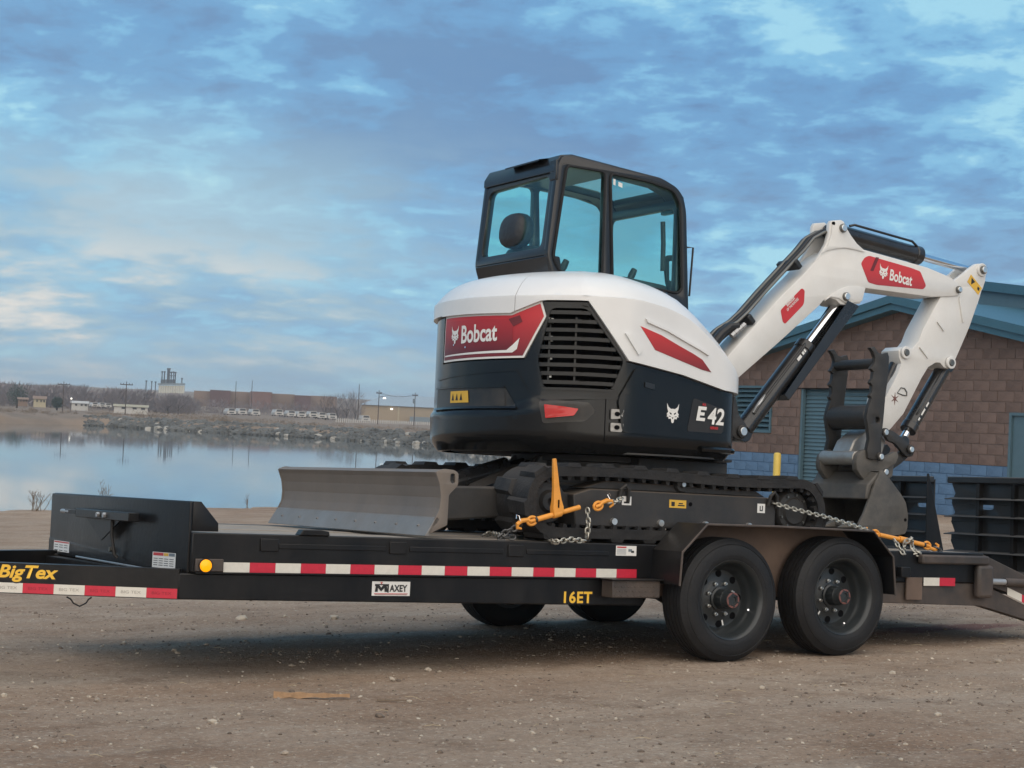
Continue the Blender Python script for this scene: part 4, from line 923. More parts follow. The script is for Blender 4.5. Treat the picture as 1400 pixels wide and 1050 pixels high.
for y in (.14, 1.96):
    for x, z in WHX:
        MB().tube([(x-.36,y,-.06),(x-.2,y,z-.03),(x,y,z-.05),(x+.2,y,z-.03),(x+.36,y,-.06)], .02, 6).build('leaf_spring', 'dark_iron', TR)
# fenders: folded sheet with rolled edge, dusty wall behind the tyres
FP = [(.099,-.022),(.111,.166),(.281,.326),(.788,.3275),(1.555,.319),(1.724,.168),(1.751,-.064)]
def fender(Y_):
    y0, y1 = Y_(-.275), Y_(0); t_ = .006
    inner = [(p_[0]+(t_ if i < 3 else -t_ if i > 3 else 0), p_[1]-(t_ if 1 < i < 5 else 0)) for i, p_ in enumerate(FP)]
    n = len(FP); vs2 = [(p_[0], y, p_[1]) for y in (y0, y1) for p_ in FP]+[(p_[0], y, p_[1]) for y in (y0, y1) for p_ in inner]; f = []
    for i in range(n-1): f += [(i, i+1, n+i+1, n+i), (2*n+i, 3*n+i, 3*n+i+1, 2*n+i+1), (i, 2*n+i, 2*n+i+1, i+1), (n+i, n+i+1, 3*n+i+1, 3*n+i)]
    f += [(0,n,3*n,2*n),(n-1,3*n-1,4*n-1,2*n-1)]
    fo = MB().add(vs2, f).build('fender', 'trailer_black', TR, smooth=20)
    MB().tube([(p_[0], y0, p_[1]-.004) for p_ in FP], .007, 6).build('rolled_edge', 'trailer_dusty', fo)
    MB().prism([(.118,-.10),(.118,.16),(.285,.318),(1.55,.311),(1.716,.162),(1.74,-.10)], Y_(-.004), Y_(-.0005)).build('fender_back', 'fender_back', TR, smooth=0)
both(fender)
# diamond-plate step ahead of the fender
st = MB().box((-.245, -.115, -.104), (.085, -.008, -.008)).build('fender_step', 'trailer_dusty', TR, .005)
b = MB()
for i in range(14):
    for j in range(4):
        c = Vector((-.228+i*.0225+(.011 if j % 2 else 0), -.1155, -.093+j*.025)); t_ = R(45 if (i+j) % 2 else -45); d = Vector((math.cos(t_)*.009, 0, math.sin(t_)*.009)); s_ = Vector((-math.sin(t_)*.003, 0, math.cos(t_)*.003))
        b.add([c-d, c+s_, c+d, c-s_, c+Vector((0,-.003,0))], [(0,1,4),(1,2,4),(2,3,4),(3,0,4)])
b.build('tread_pattern', 'trailer_dusty', st, smooth=0)
MB().box((-.26, -.13, -.008), (.14, -.008, .0)).build('step_top', 'trailer_black', st, .003)
# rear end
MB().box((2.20, -.055, .118), (2.80, -.002, .176)).build('rear_rub_rail', 'trailer_dusty', TR, .012)
MB().box((2.70, -.060, -.095), (2.842, -.004, .116)).build('ramp_latch_post', 'trailer_dusty', TR, .02)
MB().box((2.10, -.016, -.112), (2.238, -.002, .030)).build('mud_plate', 'fender_back', TR, .003)
MB().box((2.02, -.05, .03), (2.10, -.002, .095)).build('hinge_lug', 'trailer_black', TR, .005)
MB().cyl((2.83,-.03,.012), (2.97,-.03,.010), .021, n=12).build('spring_rod', 'galvanised', TR); MB().cyl((2.97,-.03,.010), (3.5,-.03,.0), .027, n=12).build('ramp_spring', 'trailer_dusty', TR)
def dove(Y_):
    MB().prism([(2.80,.186),(3.60,-.075),(3.60,-.20),(2.80,-.003)], Y_(.002), Y_(.08)).build('dovetail_rail', 'trailer_dusty', TR, .005)
both(dove)
b = MB(); b.add([(2.80,.08,.185),(3.60,.08,-.078),(3.60,2.02,-.078),(2.80,2.02,.185),(2.80,.08,.16),(3.60,.08,-.103),(3.60,2.02,-.103),(2.80,2.02,.16)], [(0,1,2,3),(7,6,5,4),(0,4,5,1),(3,2,6,7),(1,5,6,2),(0,3,7,4)]); b.build('dovetail_deck', 'trailer_dusty', TR)
for i in range(2):
    x0 = 3.03+i*.14; MB().add([(x0,.0,-.075-(x0-3.03)*.33),(x0+.14,.0,-.075-(x0+.14-3.03)*.33),(x0+.14,.0,-.025-(x0+.14-3.03)*.33),(x0,.0,-.025-(x0-3.03)*.33)], [(0,1,2,3)]).build('reflective_tape', 'tape_red' if i else 'tape_white', TR, smooth=0)
# stand-up ramps: plate with hand slot, angle rungs, tapered side plates
RXP = 3.50
for y0, y1 in ((.07, .995), (1.165, 2.06)):
    sl_c = [(0.65,0.504)][0] if y0 < 1 else [(1.273,0.506)][0]
    slot = [(sl_c[0]+.058*math.copysign(abs(math.cos(t_))**.6, math.cos(t_)), sl_c[1]+.022*math.copysign(abs(math.sin(t_))**.6, math.sin(t_))) for t_ in [2*math.pi*i/20 for i in range(20)]]
    if y0 < 1: edge = [(y1-.02+.018*math.cos(i*math.pi), .66-i*.0675) for i in range(11)]
    else: edge = [(y1, .66), (y1, -.02)]
    rp = plate('ramp', [(y0,-.02),(y0,.69),(y1-.02,.69)]+edge+[(y1-.02,-.02)], RXP+.03, RXP+.042, 'ramp_black', TR, [slot], 'x', .002)
    MB().box((RXP-.02, y0, .665), (RXP+.03, y1, .712)).build('top_tube', 'ramp_black', rp, .008).location = (0,0,0)
    for i in range(5):
        z = .565-i*.125; o = MB().prism([(RXP+.03,z),(RXP-.055,z-.012),(RXP-.055,z-.019),(RXP+.024,z-.007),(RXP+.024,z-.05),(RXP+.03,z-.05)], y0+.01, y1-.012).build('rung', 'ramp_black', rp, .002); o.location = (0,0,0)
    for y in (y0, y1-.01) if y0 > 1 else (y0,):
        o = MB().prism([(RXP-.045,.73),(RXP-.03,.73),(RXP+.15,.12),(RXP+.15,-.02),(RXP-.045,-.02)], y-.006, y+.006).build('side_plate', 'trailer_black', rp, .002); o.location = (0,0,0)
    for y in (y0+.3, y0+.62): o = MB().box((RXP-.012, y, .0), (RXP+.03, y+.03, .665)).build('upright', 'trailer_black', rp); o.location = (0,0,0)

# ================================================================== compact excavator chained on the deck
EX = root('mini_excavator', (.35, 1.0, DZ), 'white and black compact excavator with red decals and glazed cab, chained on the trailer deck', 'excavator')
# ---- undercarriage
TX0, TX1, TZC, TRO = -.552, 1.228, .4145, .197
def track_path(n=140):
    """closed loop: (x, z, nx, nz) of the belt's outer face, evenly spaced"""
    pts = []; L1 = TX1-TX0; La = math.pi*TRO; tot = 2*L1+2*La
    for i in range(n):
        s = tot*i/n
        if s < L1: x = TX0+s; sag = .010*math.sin(s/L1*math.pi*2); pts.append((x, TZC+TRO+sag, 0, 1))
        elif s < L1+La: a = (s-L1)/TRO; pts.append((TX1+TRO*math.sin(a), TZC+TRO*math.cos(a), math.sin(a), math.cos(a)))
        elif s < 2*L1+La: pts.append((TX1-(s-L1-La), TZC-TRO, 0, -1))
        else: a = (s-2*L1-La)/TRO; pts.append((TX0-TRO*math.sin(a), TZC-TRO*math.cos(a), -math.sin(a), -math.cos(a)))
    return pts
def track(y0, y1):
    tr = bpy.data.objects.new('track', None); COL.objects.link(tr); tr.parent = EX; tr.location = -Vector(EX['_b'])
    p_ = track_path(168); n = len(p_); th = .055; b = MB(); vs2 = []
    for x, z, nx, nz in p_:
        vs2 += [(x,y0,z),(x,y0+.012,z+.0),(x,y1,z),(x-nx*th,y1,z-nz*th),(x-nx*th,y0,z-nz*th)]
    f = [(i*5+k, i*5+(k+1) % 5, ((i+1) % n)*5+(k+1) % 5, ((i+1) % n)*5+k) for i in range(n) for k in range(5)]
    b.add(vs2, f)
    for i in range(0, n, 3):      # inner guide teeth
        x, z, nx, nz = p_[i]; tx, tz = nz, -nx
        for yc in (y0+.035, (y0+y1)/2):
            c = Vector((x-nx*th, 0, z-nz*th)); q = []
            for dy in (-.022, .022):
                for dt, h in ((-.016,0),(.016,0),(.009,.022),(-.009,.022)): q.append((c.x+tx*dt-nx*h, yc+dy, c.z+tz*dt-nz*h))
            b.add(q, [(0,1,2,3),(7,6,5,4),(0,4,5,1),(1,5,6,2),(2,6,7,3),(3,7,4,0)])
    b.build('belt', 'track_rubber', tr, smooth=30)
    w_ = y1-y0; lb = MB()         # one tread block, shared: raked, tapered
    lb.add([(-.056,-.092,-.004),(.044,-.084,-.004),(.058,.098,-.004),(-.042,.098,-.004),(-.042,-.080,.019),(.030,-.070,.019),(.046,.094,.019),(-.026,.094,.019)], [(0,3,2,1),(4,5,6,7),(0,1,5,4),(1,2,6,5),(2,3,7,6),(3,0,4,7)])
    lug = lb.mesh('tread_block', 30); lug.materials.append(MT['track_rubber'])
    for i in range(0, n, 4):
        x, z, nx, nz = p_[i]; half = (i//4) % 2
        o = bpy.data.objects.new('tread_block', lug); COL.objects.link(o); o.parent = tr
        ez = Vector((nx,0,nz)); ex_ = Vector((nz,0,-nx)); ey_ = Vector((0,1,0))
        mx = Matrix((ex_, ey_, ez)).transposed().to_4x4(); yc = y0+.094 if half else y1-.094
        o.matrix_local = Matrix.Translation((x, yc, z)) @ mx @ (Matrix.Rotation(math.pi, 4, 'Z') if half else Matrix.Identity(4))
    return tr
track(.012, .362); track(1.638, 1.988)
for sgn, yb in ((1, .05), (-1, 1.95)):
    Y2 = lambda d: yb+sgn*d
    fr = MB().prism([(-.40,.285),(1.04,.285),(1.06,.33),(1.06,.470),(.98,.492),(-.30,.497),(-.42,.46)], Y2(0), Y2(.22)).build('track_frame', 'track_steel', EX, .008)
    MB().prism([(-.34,.499),(1.0,.494),(.92,.53),(-.18,.545)], Y2(.03), Y2(.20)).build('frame_top', 'track_steel', fr, .006)
    MB().box((-.60,min(Y2(.06),Y2(.17)),.36),(-.36,max(Y2(.06),Y2(.17)),.47)).build('tensioner', 'track_steel', EX, .008)
    MB().lathe([(.02,-.02),(.05,-.02),(.065,0),(.115,.005),(.128,.03),(.130,.12),(.115,.15),(.03,.15)], (TX0,min(Y2(.05),Y2(.20)),TZC), (0,1,0), 36).build('idler', 'dark_iron', EX)
    MB().lathe([(.0005,-.012),(.075,-.012),(.085,.0),(.115,.004),(.128,.02),(.132,.05),(.132,.10),(.03,.12)], (TX1,min(Y2(.03),Y2(.14)),TZC), (0,1,0), 36).build('sprocket', 'dark_iron', EX)
    if sgn > 0:
        for i in range(9): t_ = 2*math.pi*i/9; MB().cyl((TX1+.10*math.cos(t_),.072,TZC+.10*math.sin(t_)),(TX1+.10*math.cos(t_),.084,TZC+.10*math.sin(t_)),.008,n=6).build('bolt', 'pin_dark', EX)
    cr = MB().lathe([(.0005,.0),(.018,.0),(.02,.012),(.04,.014),(.048,.03),(.048,.07),(.04,.085),(.02,.09)], (.351,min(Y2(-.005),Y2(.085)),.545), (0,1,0), 24).build('carrier_roller', 'track_steel', EX)
    MB().cyl((.351,Y2(-.010),.545),(.351,Y2(-.002),.545),.014,n=10).build('roller_pin', 'pin_zinc', cr)
    for x in (-.141, .191, .52, .85):
        MB().lathe([(.0005,.0),(.05,.0),(.062,.01),(.062,.10),(.05,.11),(.0005,.11)], (x,min(Y2(.03),Y2(.14)),.285), (0,1,0), 24).build('track_roller', 'track_steel', EX)
        if sgn > 0: MB().cyl((x,Y2(-.018),.316),(x,Y2(0),.316),.019,.021,n=12).build('roller_bolt', 'pin_zinc', EX)
    # lashing eyes on the frame
    for x in (-.075, 1.03):
        MB().tube([(x-.035,Y2(-.004),.44),(x-.03,Y2(-.02),.50),(x-.005,Y2(-.025),.525),(x+.022,Y2(-.02),.50),(x+.03,Y2(-.004),.43)], .011, 8).build('lashing_eye', 'dark_iron', EX)
label_on((.253,.05,.408),(1,0,-.01),(0,0,1),(0,-1,0),.124,.046,'decal_yellow',EX,bars=[(.12,.2,.32,.75,'decal_black'),(.5,.25,.9,.4,'decal_black'),(.55,.5,.8,.65,'decal_black')])
label_on((.915,.05,.398),(1,0,-.01),(0,0,1),(0,-1,0),.06,.055,'decal_white',EX,bars=[(.3,.2,.42,.75,'decal_black'),(.42,.2,.7,.32,'decal_black'),(.6,.3,.72,.78,'decal_black')])
label_on((-.085,.05,.412),(1,0,-.01),(0,0,1),(0,-1,0),.066,.05,'decal_white',EX,bars=[(.2,.2,.8,.4,'decal_black')])
MB().cyl((.408,.046,.432),(.408,.055,.432),.012,n=12).build('frame_hole', 'dark_void', EX)
# centre frame, slewing ring
MB().box((-.12,.30,.36),(.85,1.70,.53)).build('centre_frame', 'track_steel', EX, .02)
MB().lathe([(.52,.53),(.52,.60),(.47,.605),(.47,.66),(.50,.665),(.50,.70),(.2,.70)], (.35,1.0,0), (0,0,1), 48).build('slewing_ring', 'dark_iron', EX)
# ---- dozer blade
BPROF = [(-1.336,.545),(-1.318,.520),(-1.303,.478),(-1.300,.470),(-1.294,.420),(-1.292,.412),(-1.296,.360),(-1.298,.352),(-1.318,.305)]
bk = [(-1.288,.560),(-1.270,.50),(-1.262,.42),(-1.268,.35),(-1.290,.285)]
bd = MB().prism(BPROF+[(-1.330,.272)]+bk[::-1], .018, 1.982).build('dozer_blade', 'blade_steel', EX, smooth=12)
MB().prism([(-1.326,.302),(-1.318,.308),(-1.300,.298),(-1.366,.205),(-1.386,.207)], .006, 1.994).build('cutting_edge', 'blade_edge', bd, .002, smooth=0)
for i in range(8):
    y = .14+i*.245; MB().cyl((-1.356,y,.252),(-1.346,y,.258),.011,n=8).build('edge_bolt', 'blade_edge', bd)
SP = rnd([(-1.336,.547),(-1.287,.565),(-1.222,.561),(-1.195,.545),(-1.196,.480),(-1.250,.427),(-1.252,.266),(-1.372,.212),(-1.347,.262),(-1.302,.352),(-1.298,.415),(-1.308,.478)], .012)
slot = rnd([[(-1.245,0.541)][0],[(-1.218,0.542)][0],[(-1.213,0.492)][0],[(-1.233,0.487)][0],[(-1.245,0.5)][0]], .012)
for y in (.006, 1.982): plate('side_plate', SP, y, y+.014, 'blade_steel', bd, [slot], bev=.002)
MB().prism([(-1.30,.548),(-1.288,.562),(-1.225,.556),(-1.225,.545),(-1.27,.546)], .02, 1.98).build('top_flange', 'blade_steel', bd, .003)
for y in (.34, 1.50):
    MB().prism([(-1.27,.282),(-1.20,.275),(-.62,.320),(-.05,.33),(-.05,.45),(-.45,.492),(-1.20,.475),(-1.27,.47)], y, y+.16).build('blade_arm', 'dark_iron', EX, .012)
MB().box((-1.26,.50,.30),(-1.12,1.50,.45)).build('blade_cross_tube', 'dark_iron', EX, .015)
p0, p1 = Vector((-.98,1.0,.40)), Vector((-.10,1.0,.665)); dd = (p1-p0).normalized()
MB().cyl(p0, p0+dd*.74, .062, n=24).build('blade_cylinder', 'cylinder_black', EX, .008); MB().cyl(p0+dd*.74, p1, .026, n=16).build('blade_rod', 'chrome', EX)
MB().add([(-.56,.90,.50),(-.24,.90,.635),(-.24,1.10,.635),(-.56,1.10,.50),(-.60,.86,.455),(-.20,.86,.60),(-.20,1.14,.60),(-.60,1.14,.455)], [(0,1,2,3),(0,4,5,1),(1,5,6,2),(2,6,7,3),(3,7,4,0)]).build('cylinder_guard', 'dark_iron', EX, .006)
for y in (.86, 1.10): plate('blade_lug', rnd([(-.22,.53),(-.20,.62),(-.14,.70),(-.03,.70),(.05,.62),(.05,.53)], .04), y, y+.035, 'dark_iron', EX)
MB().cyl((-.118,.835,.655),(-.118,.86,.655),.032,n=18).build('blade_pin', 'pin_dark', EX)
MB().tube([(-.30,.97,.535),(-.2,.93,.545),(-.14,.92,.60)], .014, 8).build('blade_hose', 'hose_black', EX)

# ---- upper body, unrolled as (distance along its plan outline, height) and folded round it
SA, SB = PLEN[0]+.02, PLEN[-1]-.02
def region(name, outer, holes, m, parent, off=0.0, th=.018, grid=.055, smooth=30):
    """panel cut out in the flat, folded onto the body, with thickness"""
    me = flat(outer, holes); bm = bmesh.new(); bm.from_mesh(me)
    xs_ = [v.co.x for v in bm.verts]; ys_ = [v.co.y for v in bm.verts]
    def cut(co, no): bmesh.ops.bisect_plane(bm, geom=bm.verts[:]+bm.edges[:]+bm.faces[:], plane_co=co, plane_no=no, dist=1e-5)
    x = math.floor(min(xs_)/grid)*grid
    while x < max(xs_):
        if x > min(xs_): cut((x,0,0), (1,0,0))
        x += grid
    y = math.floor(min(ys_)/.025)*.025; k_ = 0
    while y < max(ys_):
        if y > min(ys_) and (y > 1.35 or y < 1.06 or k_ % 2 == 0): cut((0,y,0), (0,1,0))
        y += .025; k_ += 1
    bmesh.ops.dissolve_degenerate(bm, dist=1e-5, edges=bm.edges[:])
    bmesh.ops.triangulate(bm, faces=bm.faces[:])
    if th:
        g = bmesh.ops.extrude_face_region(bm, geom=bm.faces[:]); 
        for e in g['geom']:
            if isinstance(e, bmesh.types.BMVert): e.co.z = 1.0
    for v in bm.verts: v.co = surf(v.co.x, v.co.y, off if v.co.z > .5 or not th else off-th)
    bmesh.ops.recalc_face_normals(bm, faces=bm.faces[:]); bm.to_mesh(me); bm.free(); fin(me, smooth); me.name = name
    return link(name, me, m, parent)
def wrap(name, me, m, parent, c, w_, h, off, rot=0.0, shear=0.0):
    """lettering or emblem folded onto the body at (s, height) c"""
    fitme(me, w_, h); k, q = math.cos(rot), math.sin(rot)
    for v in me.vertices:
        x, y = v.co.x, v.co.y+shear*v.co.x; v.co = surf(c[0]+x*k-y*q, c[1]+x*q+y*k, off+v.co.z)
    return link(name, me, m, parent)
DEC = [(-0.161,1.51),(0.459,1.5),(0.649,1.57),(0.679,1.48),(0.549,1.24),(-0.161,1.23)]
DEC[0] = (-.178, DEC[0][1]); DEC[5] = (-.185, DEC[5][1])
GO = [(0.689,1.57),(0.919,1.57),(1.169,1.24)]
HEX = [(0.709,1.53),(0.919,1.53),(1.149,1.24),(1.079,1.07),(0.679,1.07),(0.639,1.23)]
BND = [(1.179,1.24),(1.559,1.19),(1.879,1.12)]
low_edge = [(SA,1.51),(-.21,1.51),(-.21,DEC[5][1]-.005),(DEC[4][0]+.004,DEC[4][1]-.006),(DEC[3][0]+.008,DEC[3][1]),(DEC[2][0]+.008,GO[0][1]),(GO[1][0],GO[1][1]),(GO[2][0],GO[2][1]),BND[1],BND[2],(SB,BND[2][1]-.05)]
black = [(SA,.70),(SB,.70)]+[(p_[0],p_[1]-.004) for p_ in low_edge[::-1]]
LB = region('lower_body', black, [rnd(HEX, .03)], 'black_plastic', EX, 0, .025)
hood_low = [(SA,1.515),(-.21,1.515),DEC[0],DEC[1],(DEC[2][0],DEC[2][1]),(GO[0][0],GO[0][1]+.004),(GO[1][0],GO[1][1]+.004),(GO[2][0]+.004,GO[2][1]+.004),BND[1],BND[2],(SB,BND[2][1]-.048)]
def vtop(s): x = plan(s)[0]; return _interp(HX, HZ, x)-.17+.40*2.05
SEAM = [(0.489,1.92)][0][0]
def hood_poly(s0, s1):
    lo = []
    def at_(s):
        for (a, za), (b_, zb) in zip(hood_low, hood_low[1:]):
            if a <= s <= b_ and b_ > a: return za+(zb-za)*(s-a)/(b_-a)
        return hood_low[-1][1]
    lo = [(s0, at_(s0))]+[p_ for p_ in hood_low if s0+.004 < p_[0] < s1-.004]+[(s1, at_(s1))]
    up = [(s0+(s1-s0)*i/30, vtop(s0+(s1-s0)*i/30)) for i in range(31)]
    return lo+up[::-1]
region('rear_hood', hood_poly(SA, SEAM-.002), [], 'white_paint', EX, .026, .045)
region('side_hood', hood_poly(SEAM+.002, SB), [], 'white_paint', EX, .026, .045)
MB().lathe([(.0005,1.745),(.45,1.745),(.45,1.71)], (.35,1.0,0), (0,0,1), 40).build('deck_plate', 'black_plastic', EX)
MB().prism([(.93,.72),(.93,1.30),(.55,1.66),(-.1,1.74),(-.1,.72)], .5, 1.84).build('cab_floor', 'black_plastic', EX)
MB().lathe([(.0005,.705),(.88,.705),(.88,.715),(.0005,.715)], (.35,1.0,0), (0,0,1), 60).build('belly_plate', 'dark_iron', EX)
MB().prism([(.30,.70),(.30,.62),(.98,.62),(.98,.70)], .42, 1.7).build('belly_frame', 'dark_iron', EX, .01)
# bead along the lower body and bumper recess on the tail
REC = [(-0.271,1.08),(0.429,1.07),(0.519,0.95),(-0.211,0.94)]
REC[0] = (-.30, REC[1][1]+.005); REC[3] = (-.30, REC[2][1]-.002)
region('tail_recess', rnd(REC, .02), [], 'dusty_plastic', EX, .003, 0)
for e, o_ in (((REC[0],REC[1]),.012),((REC[3],REC[2]),.016)): 
    n = 14; region('recess_lip', [(e[0][0]+(e[1][0]-e[0][0])*i/n, e[0][1]+(e[1][1]-e[0][1])*i/n+.006) for i in range(n+1)]+[(e[0][0]+(e[1][0]-e[0][0])*i/n, e[0][1]+(e[1][1]-e[0][1])*i/n-.006) for i in range(n, -1, -1)], [], 'black_plastic', EX, o_, .02)
RS = [(0.339,1.06),(0.429,1.06),(0.439,0.96),(0.339,0.96)]
region('recess_stain', [(p_[0]+.001*i, p_[1]) for i, p_ in enumerate(RS)], [], 'dusty_plastic', EX, .006, 0)
YL_ = [(-0.051,1.05),(0.139,1.05),(0.149,0.98),(-0.051,0.98)]
yd = region('warning_label', YL_, [], 'decal_yellow', EX, .007, 0)
cy_ = (YL_[0][1]+YL_[2][1])/2
for i in range(3): s_ = YL_[0][0]+(YL_[1][0]-YL_[0][0])*(.18+.24*i); region('print', [(s_-.014,cy_-.02),(s_+.014,cy_-.02),(s_,cy_+.022)], [], 'decal_black', yd, .009, 0)
SHL = [(-0.281,1.13),(0.499,1.17),(0.589,1.04),(0.679,1),(1.199,1.03)]
# shoulder crease running round the tail
n = len(SHL); region('body_crease', [(p_[0],p_[1]+.007) for p_ in SHL]+[(p_[0],p_[1]-.007) for p_ in SHL[::-1]], [], 'black_plastic', EX, .007, .012)
# side sculpting of the lower body: raised skirt panel at the right-hand door
SK = [(1.119,1.02),(1.229,1.21),(1.869,1.1),(1.909,0.87),(1.819,0.81),(1.149,0.83)]
region('side_door', rnd(SK, .03), [], 'black_plastic', EX, .016, .014)
PK = [(1.649,1.06),(1.899,1),(1.879,0.86),(1.609,0.86)]
region('badge_recess', rnd(PK, .02), [], 'decal_black', EX, .019, .002)
# grille
GR = region('grille_backing', rnd(HEX, .03), [], 'dark_void', EX, -.07, 0)
def hex_span(v, ins=.0):
    x = []
    for a, b_ in zip(HEX, HEX[1:]+HEX[:1]):
        if (a[1]-v)*(b_[1]-v) < 0: x.append(a[0]+(b_[0]-a[0])*(v-a[1])/(b_[1]-a[1]))
    return (min(x)+ins, max(x)-ins) if len(x) >= 2 else None
zt_, zb_ = max(p_[1] for p_ in HEX), min(p_[1] for p_ in HEX)
ns = 9
for i in range(ns):
    v = zb_+(zt_-zb_)*(i+.62)/(ns+.1); h = .022
    sp2 = hex_span(v)
    if not sp2: continue
    a, b_ = sp2; n = 10; region('grille_slat', [(a+(b_-a)*k/n, v+h*.5) for k in range(n+1)]+[(a+(b_-a)*k/n, v-h*.5) for k in range(n, -1, -1)], [], 'black_plastic', EX, .004, .032)
mS = (HEX[0][0]+HEX[1][0])/2+.02
for s_ in (mS-.14, mS+.02): 
    vs3 = [zb_+.03, zt_-.05]; region('grille_rib', [(s_-.006,vs3[0]),(s_+.006,vs3[0]),(s_+.006,vs3[1]),(s_-.006,vs3[1])], [], 'black_plastic', EX, -.03, .03)
for k in range(4): v = zb_+.06+k*.105; s_ = HEX[5][0]+.06; region('clip', [(s_,v),(s_+.012,v),(s_+.012,v+.03),(s_,v+.03)], [], 'pin_zinc', EX, -.035, .012)
rimo = rnd([(p_[0]+(p_[0]-mS)*.07, p_[1]+(p_[1]-1.28)*.07) for p_ in HEX], .03); region('grille_rim', rimo, [rnd(HEX, .03)], 'black_plastic', EX, .010, .02)
# red rear decal with its white edge
def shrink(p_, k):
    c = (sum(q[0] for q in p_)/len(p_), sum(q[1] for q in p_)/len(p_)); out = []
    for i in range(len(p_)):
        a, b_, d_ = Vector(p_[i-1]), Vector(p_[i]), Vector(p_[(i+1) % len(p_)]); e0, e1 = (b_-a).normalized(), (d_-b_).normalized(); n0, n1 = Vector((-e0.y, e0.x)), Vector((-e1.y, e1.x)); m_ = (n0+n1)
        m_ = m_/max(m_.length_squared/2, .3)
        if (b_+m_*.001-Vector(c)).length > (b_-m_*.001-Vector(c)).length and (Vector(c)-b_).dot(m_) < 0: m_ = -m_
        out.append(tuple(b_+m_*k))
    return out
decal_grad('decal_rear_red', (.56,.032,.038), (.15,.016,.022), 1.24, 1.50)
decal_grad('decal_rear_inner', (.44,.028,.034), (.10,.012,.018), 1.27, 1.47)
DC = region('rear_decal', DEC, [], 'decal_white', EX, .004, .02)
region('decal_field', shrink(DEC, .012), [], 'decal_rear_red', DC, .006, 0)
IN = [(DEC[0][0]+.022, DEC[0][1]-.035), (DEC[1][0]-.01, DEC[1][1]-.032), (DEC[1][0]+.012, DEC[1][1]-.075), (DEC[4][0]-.075, DEC[4][1]+.075), (DEC[4][0]-.105, DEC[4][1]+.045), (DEC[5][0]+.022, DEC[5][1]+.045)]
fw = region('decal_frame', IN+[(DEC[5][0]+.02,DEC[5][1]+.040),(DEC[4][0]-.100,DEC[4][1]+.036),(DEC[4][0]-.055,DEC[4][1]+.075),(DEC[1][0]+.030,DEC[1][1]-.070)][:0], [], 'decal_rear_inner', DC, .0075, 0)
arm_ = [(DEC[1][0]-.02,DEC[1][1]-.034),(DEC[1][0]+.055,DEC[1][1]-.012),(DEC[1][0]+.075,DEC[1][1]-.05),(DEC[1][0]+.016,DEC[1][1]-.078)]
region('decal_notch', arm_, [], 'decal_maroon', DC, .0085, 0)
sw = [(DEC[4][0]-.115,DEC[4][1]+.045),(DEC[4][0]-.075,DEC[4][1]+.075),(DEC[4][0]-.03,DEC[4][1]+.115),(DEC[4][0]-.045,DEC[4][1]+.05),(DEC[4][0]-.075,DEC[4][1]+.030),(DEC[5][0]+.03,DEC[5][1]+.032),(DEC[5][0]+.03,DEC[5][1]+.040)]
region('decal_swoosh', sw, [], 'decal_white', DC, .0085, 0)
TB = [(0.049,1.34),(0.359,1.43),(0.209,1.39),(-0.021,1.39)]
wrap('brand_lettering', text_me('Bobcat', .1, 1, .0024), 'decal_white', DC, TB[2], (TB[1][0]-TB[0][0])*1.0, .108, .0105, 0, .02)
wrap('brand_emblem', cat_me(), 'decal_white', DC, TB[3], .088, .112, .0105)
for px_ in [(-0.031,1.33),(0.099,1.31)]: wrap('rivet', flat(circ((0,0),.006,10)), 'chrome', DC, px_, .011, .011, .012)
# red side flash
FL = [(1.239,1.45),(1.389,1.41),(1.519,1.36),(1.629,1.32),(1.699,1.29),(1.769,1.22),(1.699,1.23),(1.349,1.32)]
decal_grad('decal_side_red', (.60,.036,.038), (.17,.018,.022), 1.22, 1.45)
sf = region('side_flash', FL, [], 'decal_side_red', EX, .0285, .004)
hi = [(p_[0]+.03, p_[1]+.045) for p_ in FL[:5]]
region('hood_crease', hi+[(p_[0]+.012, p_[1]-.02) for p_ in hi[::-1]], [], 'white_paint', EX, .040, .014)
HG = [(1.139,1.4),(1.179,1.4),(1.249,1.31),(1.229,1.28)]
region('hood_grip', HG, [], 'white_paint', EX, .038, .012)
# tail lamp in a dusty hollow
TLh = [(0.659,1),(0.949,0.99),(0.989,0.94),(0.929,0.88),(0.689,0.86)]
region('lamp_hollow', rnd(TLh, .02), [], 'dusty_plastic', EX, .005, 0)
TL = [(0.699,0.97),(0.809,0.96),(0.889,0.95),(0.869,0.91),(0.709,0.89)]
region('tail_lamp', rnd(TL, .006), [], 'red_plastic', EX, .020, .018)
for q in ([(1.079,0.96),(1.159,0.96),(1.149,0.91),(1.079,0.9)], [(1.079,0.88),(1.159,0.88),(1.149,0.83),(1.079,0.83)]):
    tc_ = region('lashing_pocket', rnd(q, .008), [], 'bare_steel', EX, .016, .012); c_ = (sum(p_[0] for p_ in q)/4, sum(p_[1] for p_ in q)/4)
    region('pocket_mouth', circ(c_, .017, 12, .8), [], 'dark_void', tc_, .018, 0)
CT = [(1.499,0.96)][0]; wrap('side_emblem', cat_me(), 'decal_white', EX, CT, .092, .118, .0195)
ET = [(1.709,0.97),(1.819,0.96),(1.809,0.89)]
wrap('model_badge', flat([(-.45,-.5),(.35,-.5),(.40,-.28),(-.12,-.28),(-.09,-.12),(.30,-.12),(.34,.10),(-.04,.10),(-.01,.26),(.48,.26),(.52,.5),(-.25,.5)]), 'decal_white', EX, (ET[0][0],ET[0][1]), .078, .086, .0235, 0, -.02)
wrap('model_badge', text_me('42', .1, .9, .0024, .15), 'decal_white', EX, (ET[1][0],ET[1][1]), .125, .100, .0235, 0, -.02)
wrap('model_badge', text_me('R2', .1, 1, .004), 'decal_red', EX, (ET[0][0]+.02,ET[0][1]+.055), .026, .014, .0235)
wrap('model_badge', text_me('SERIES', .1, 1, .003), 'decal_red', EX, (ET[2][0],ET[2][1]), .060, .016, .0235)
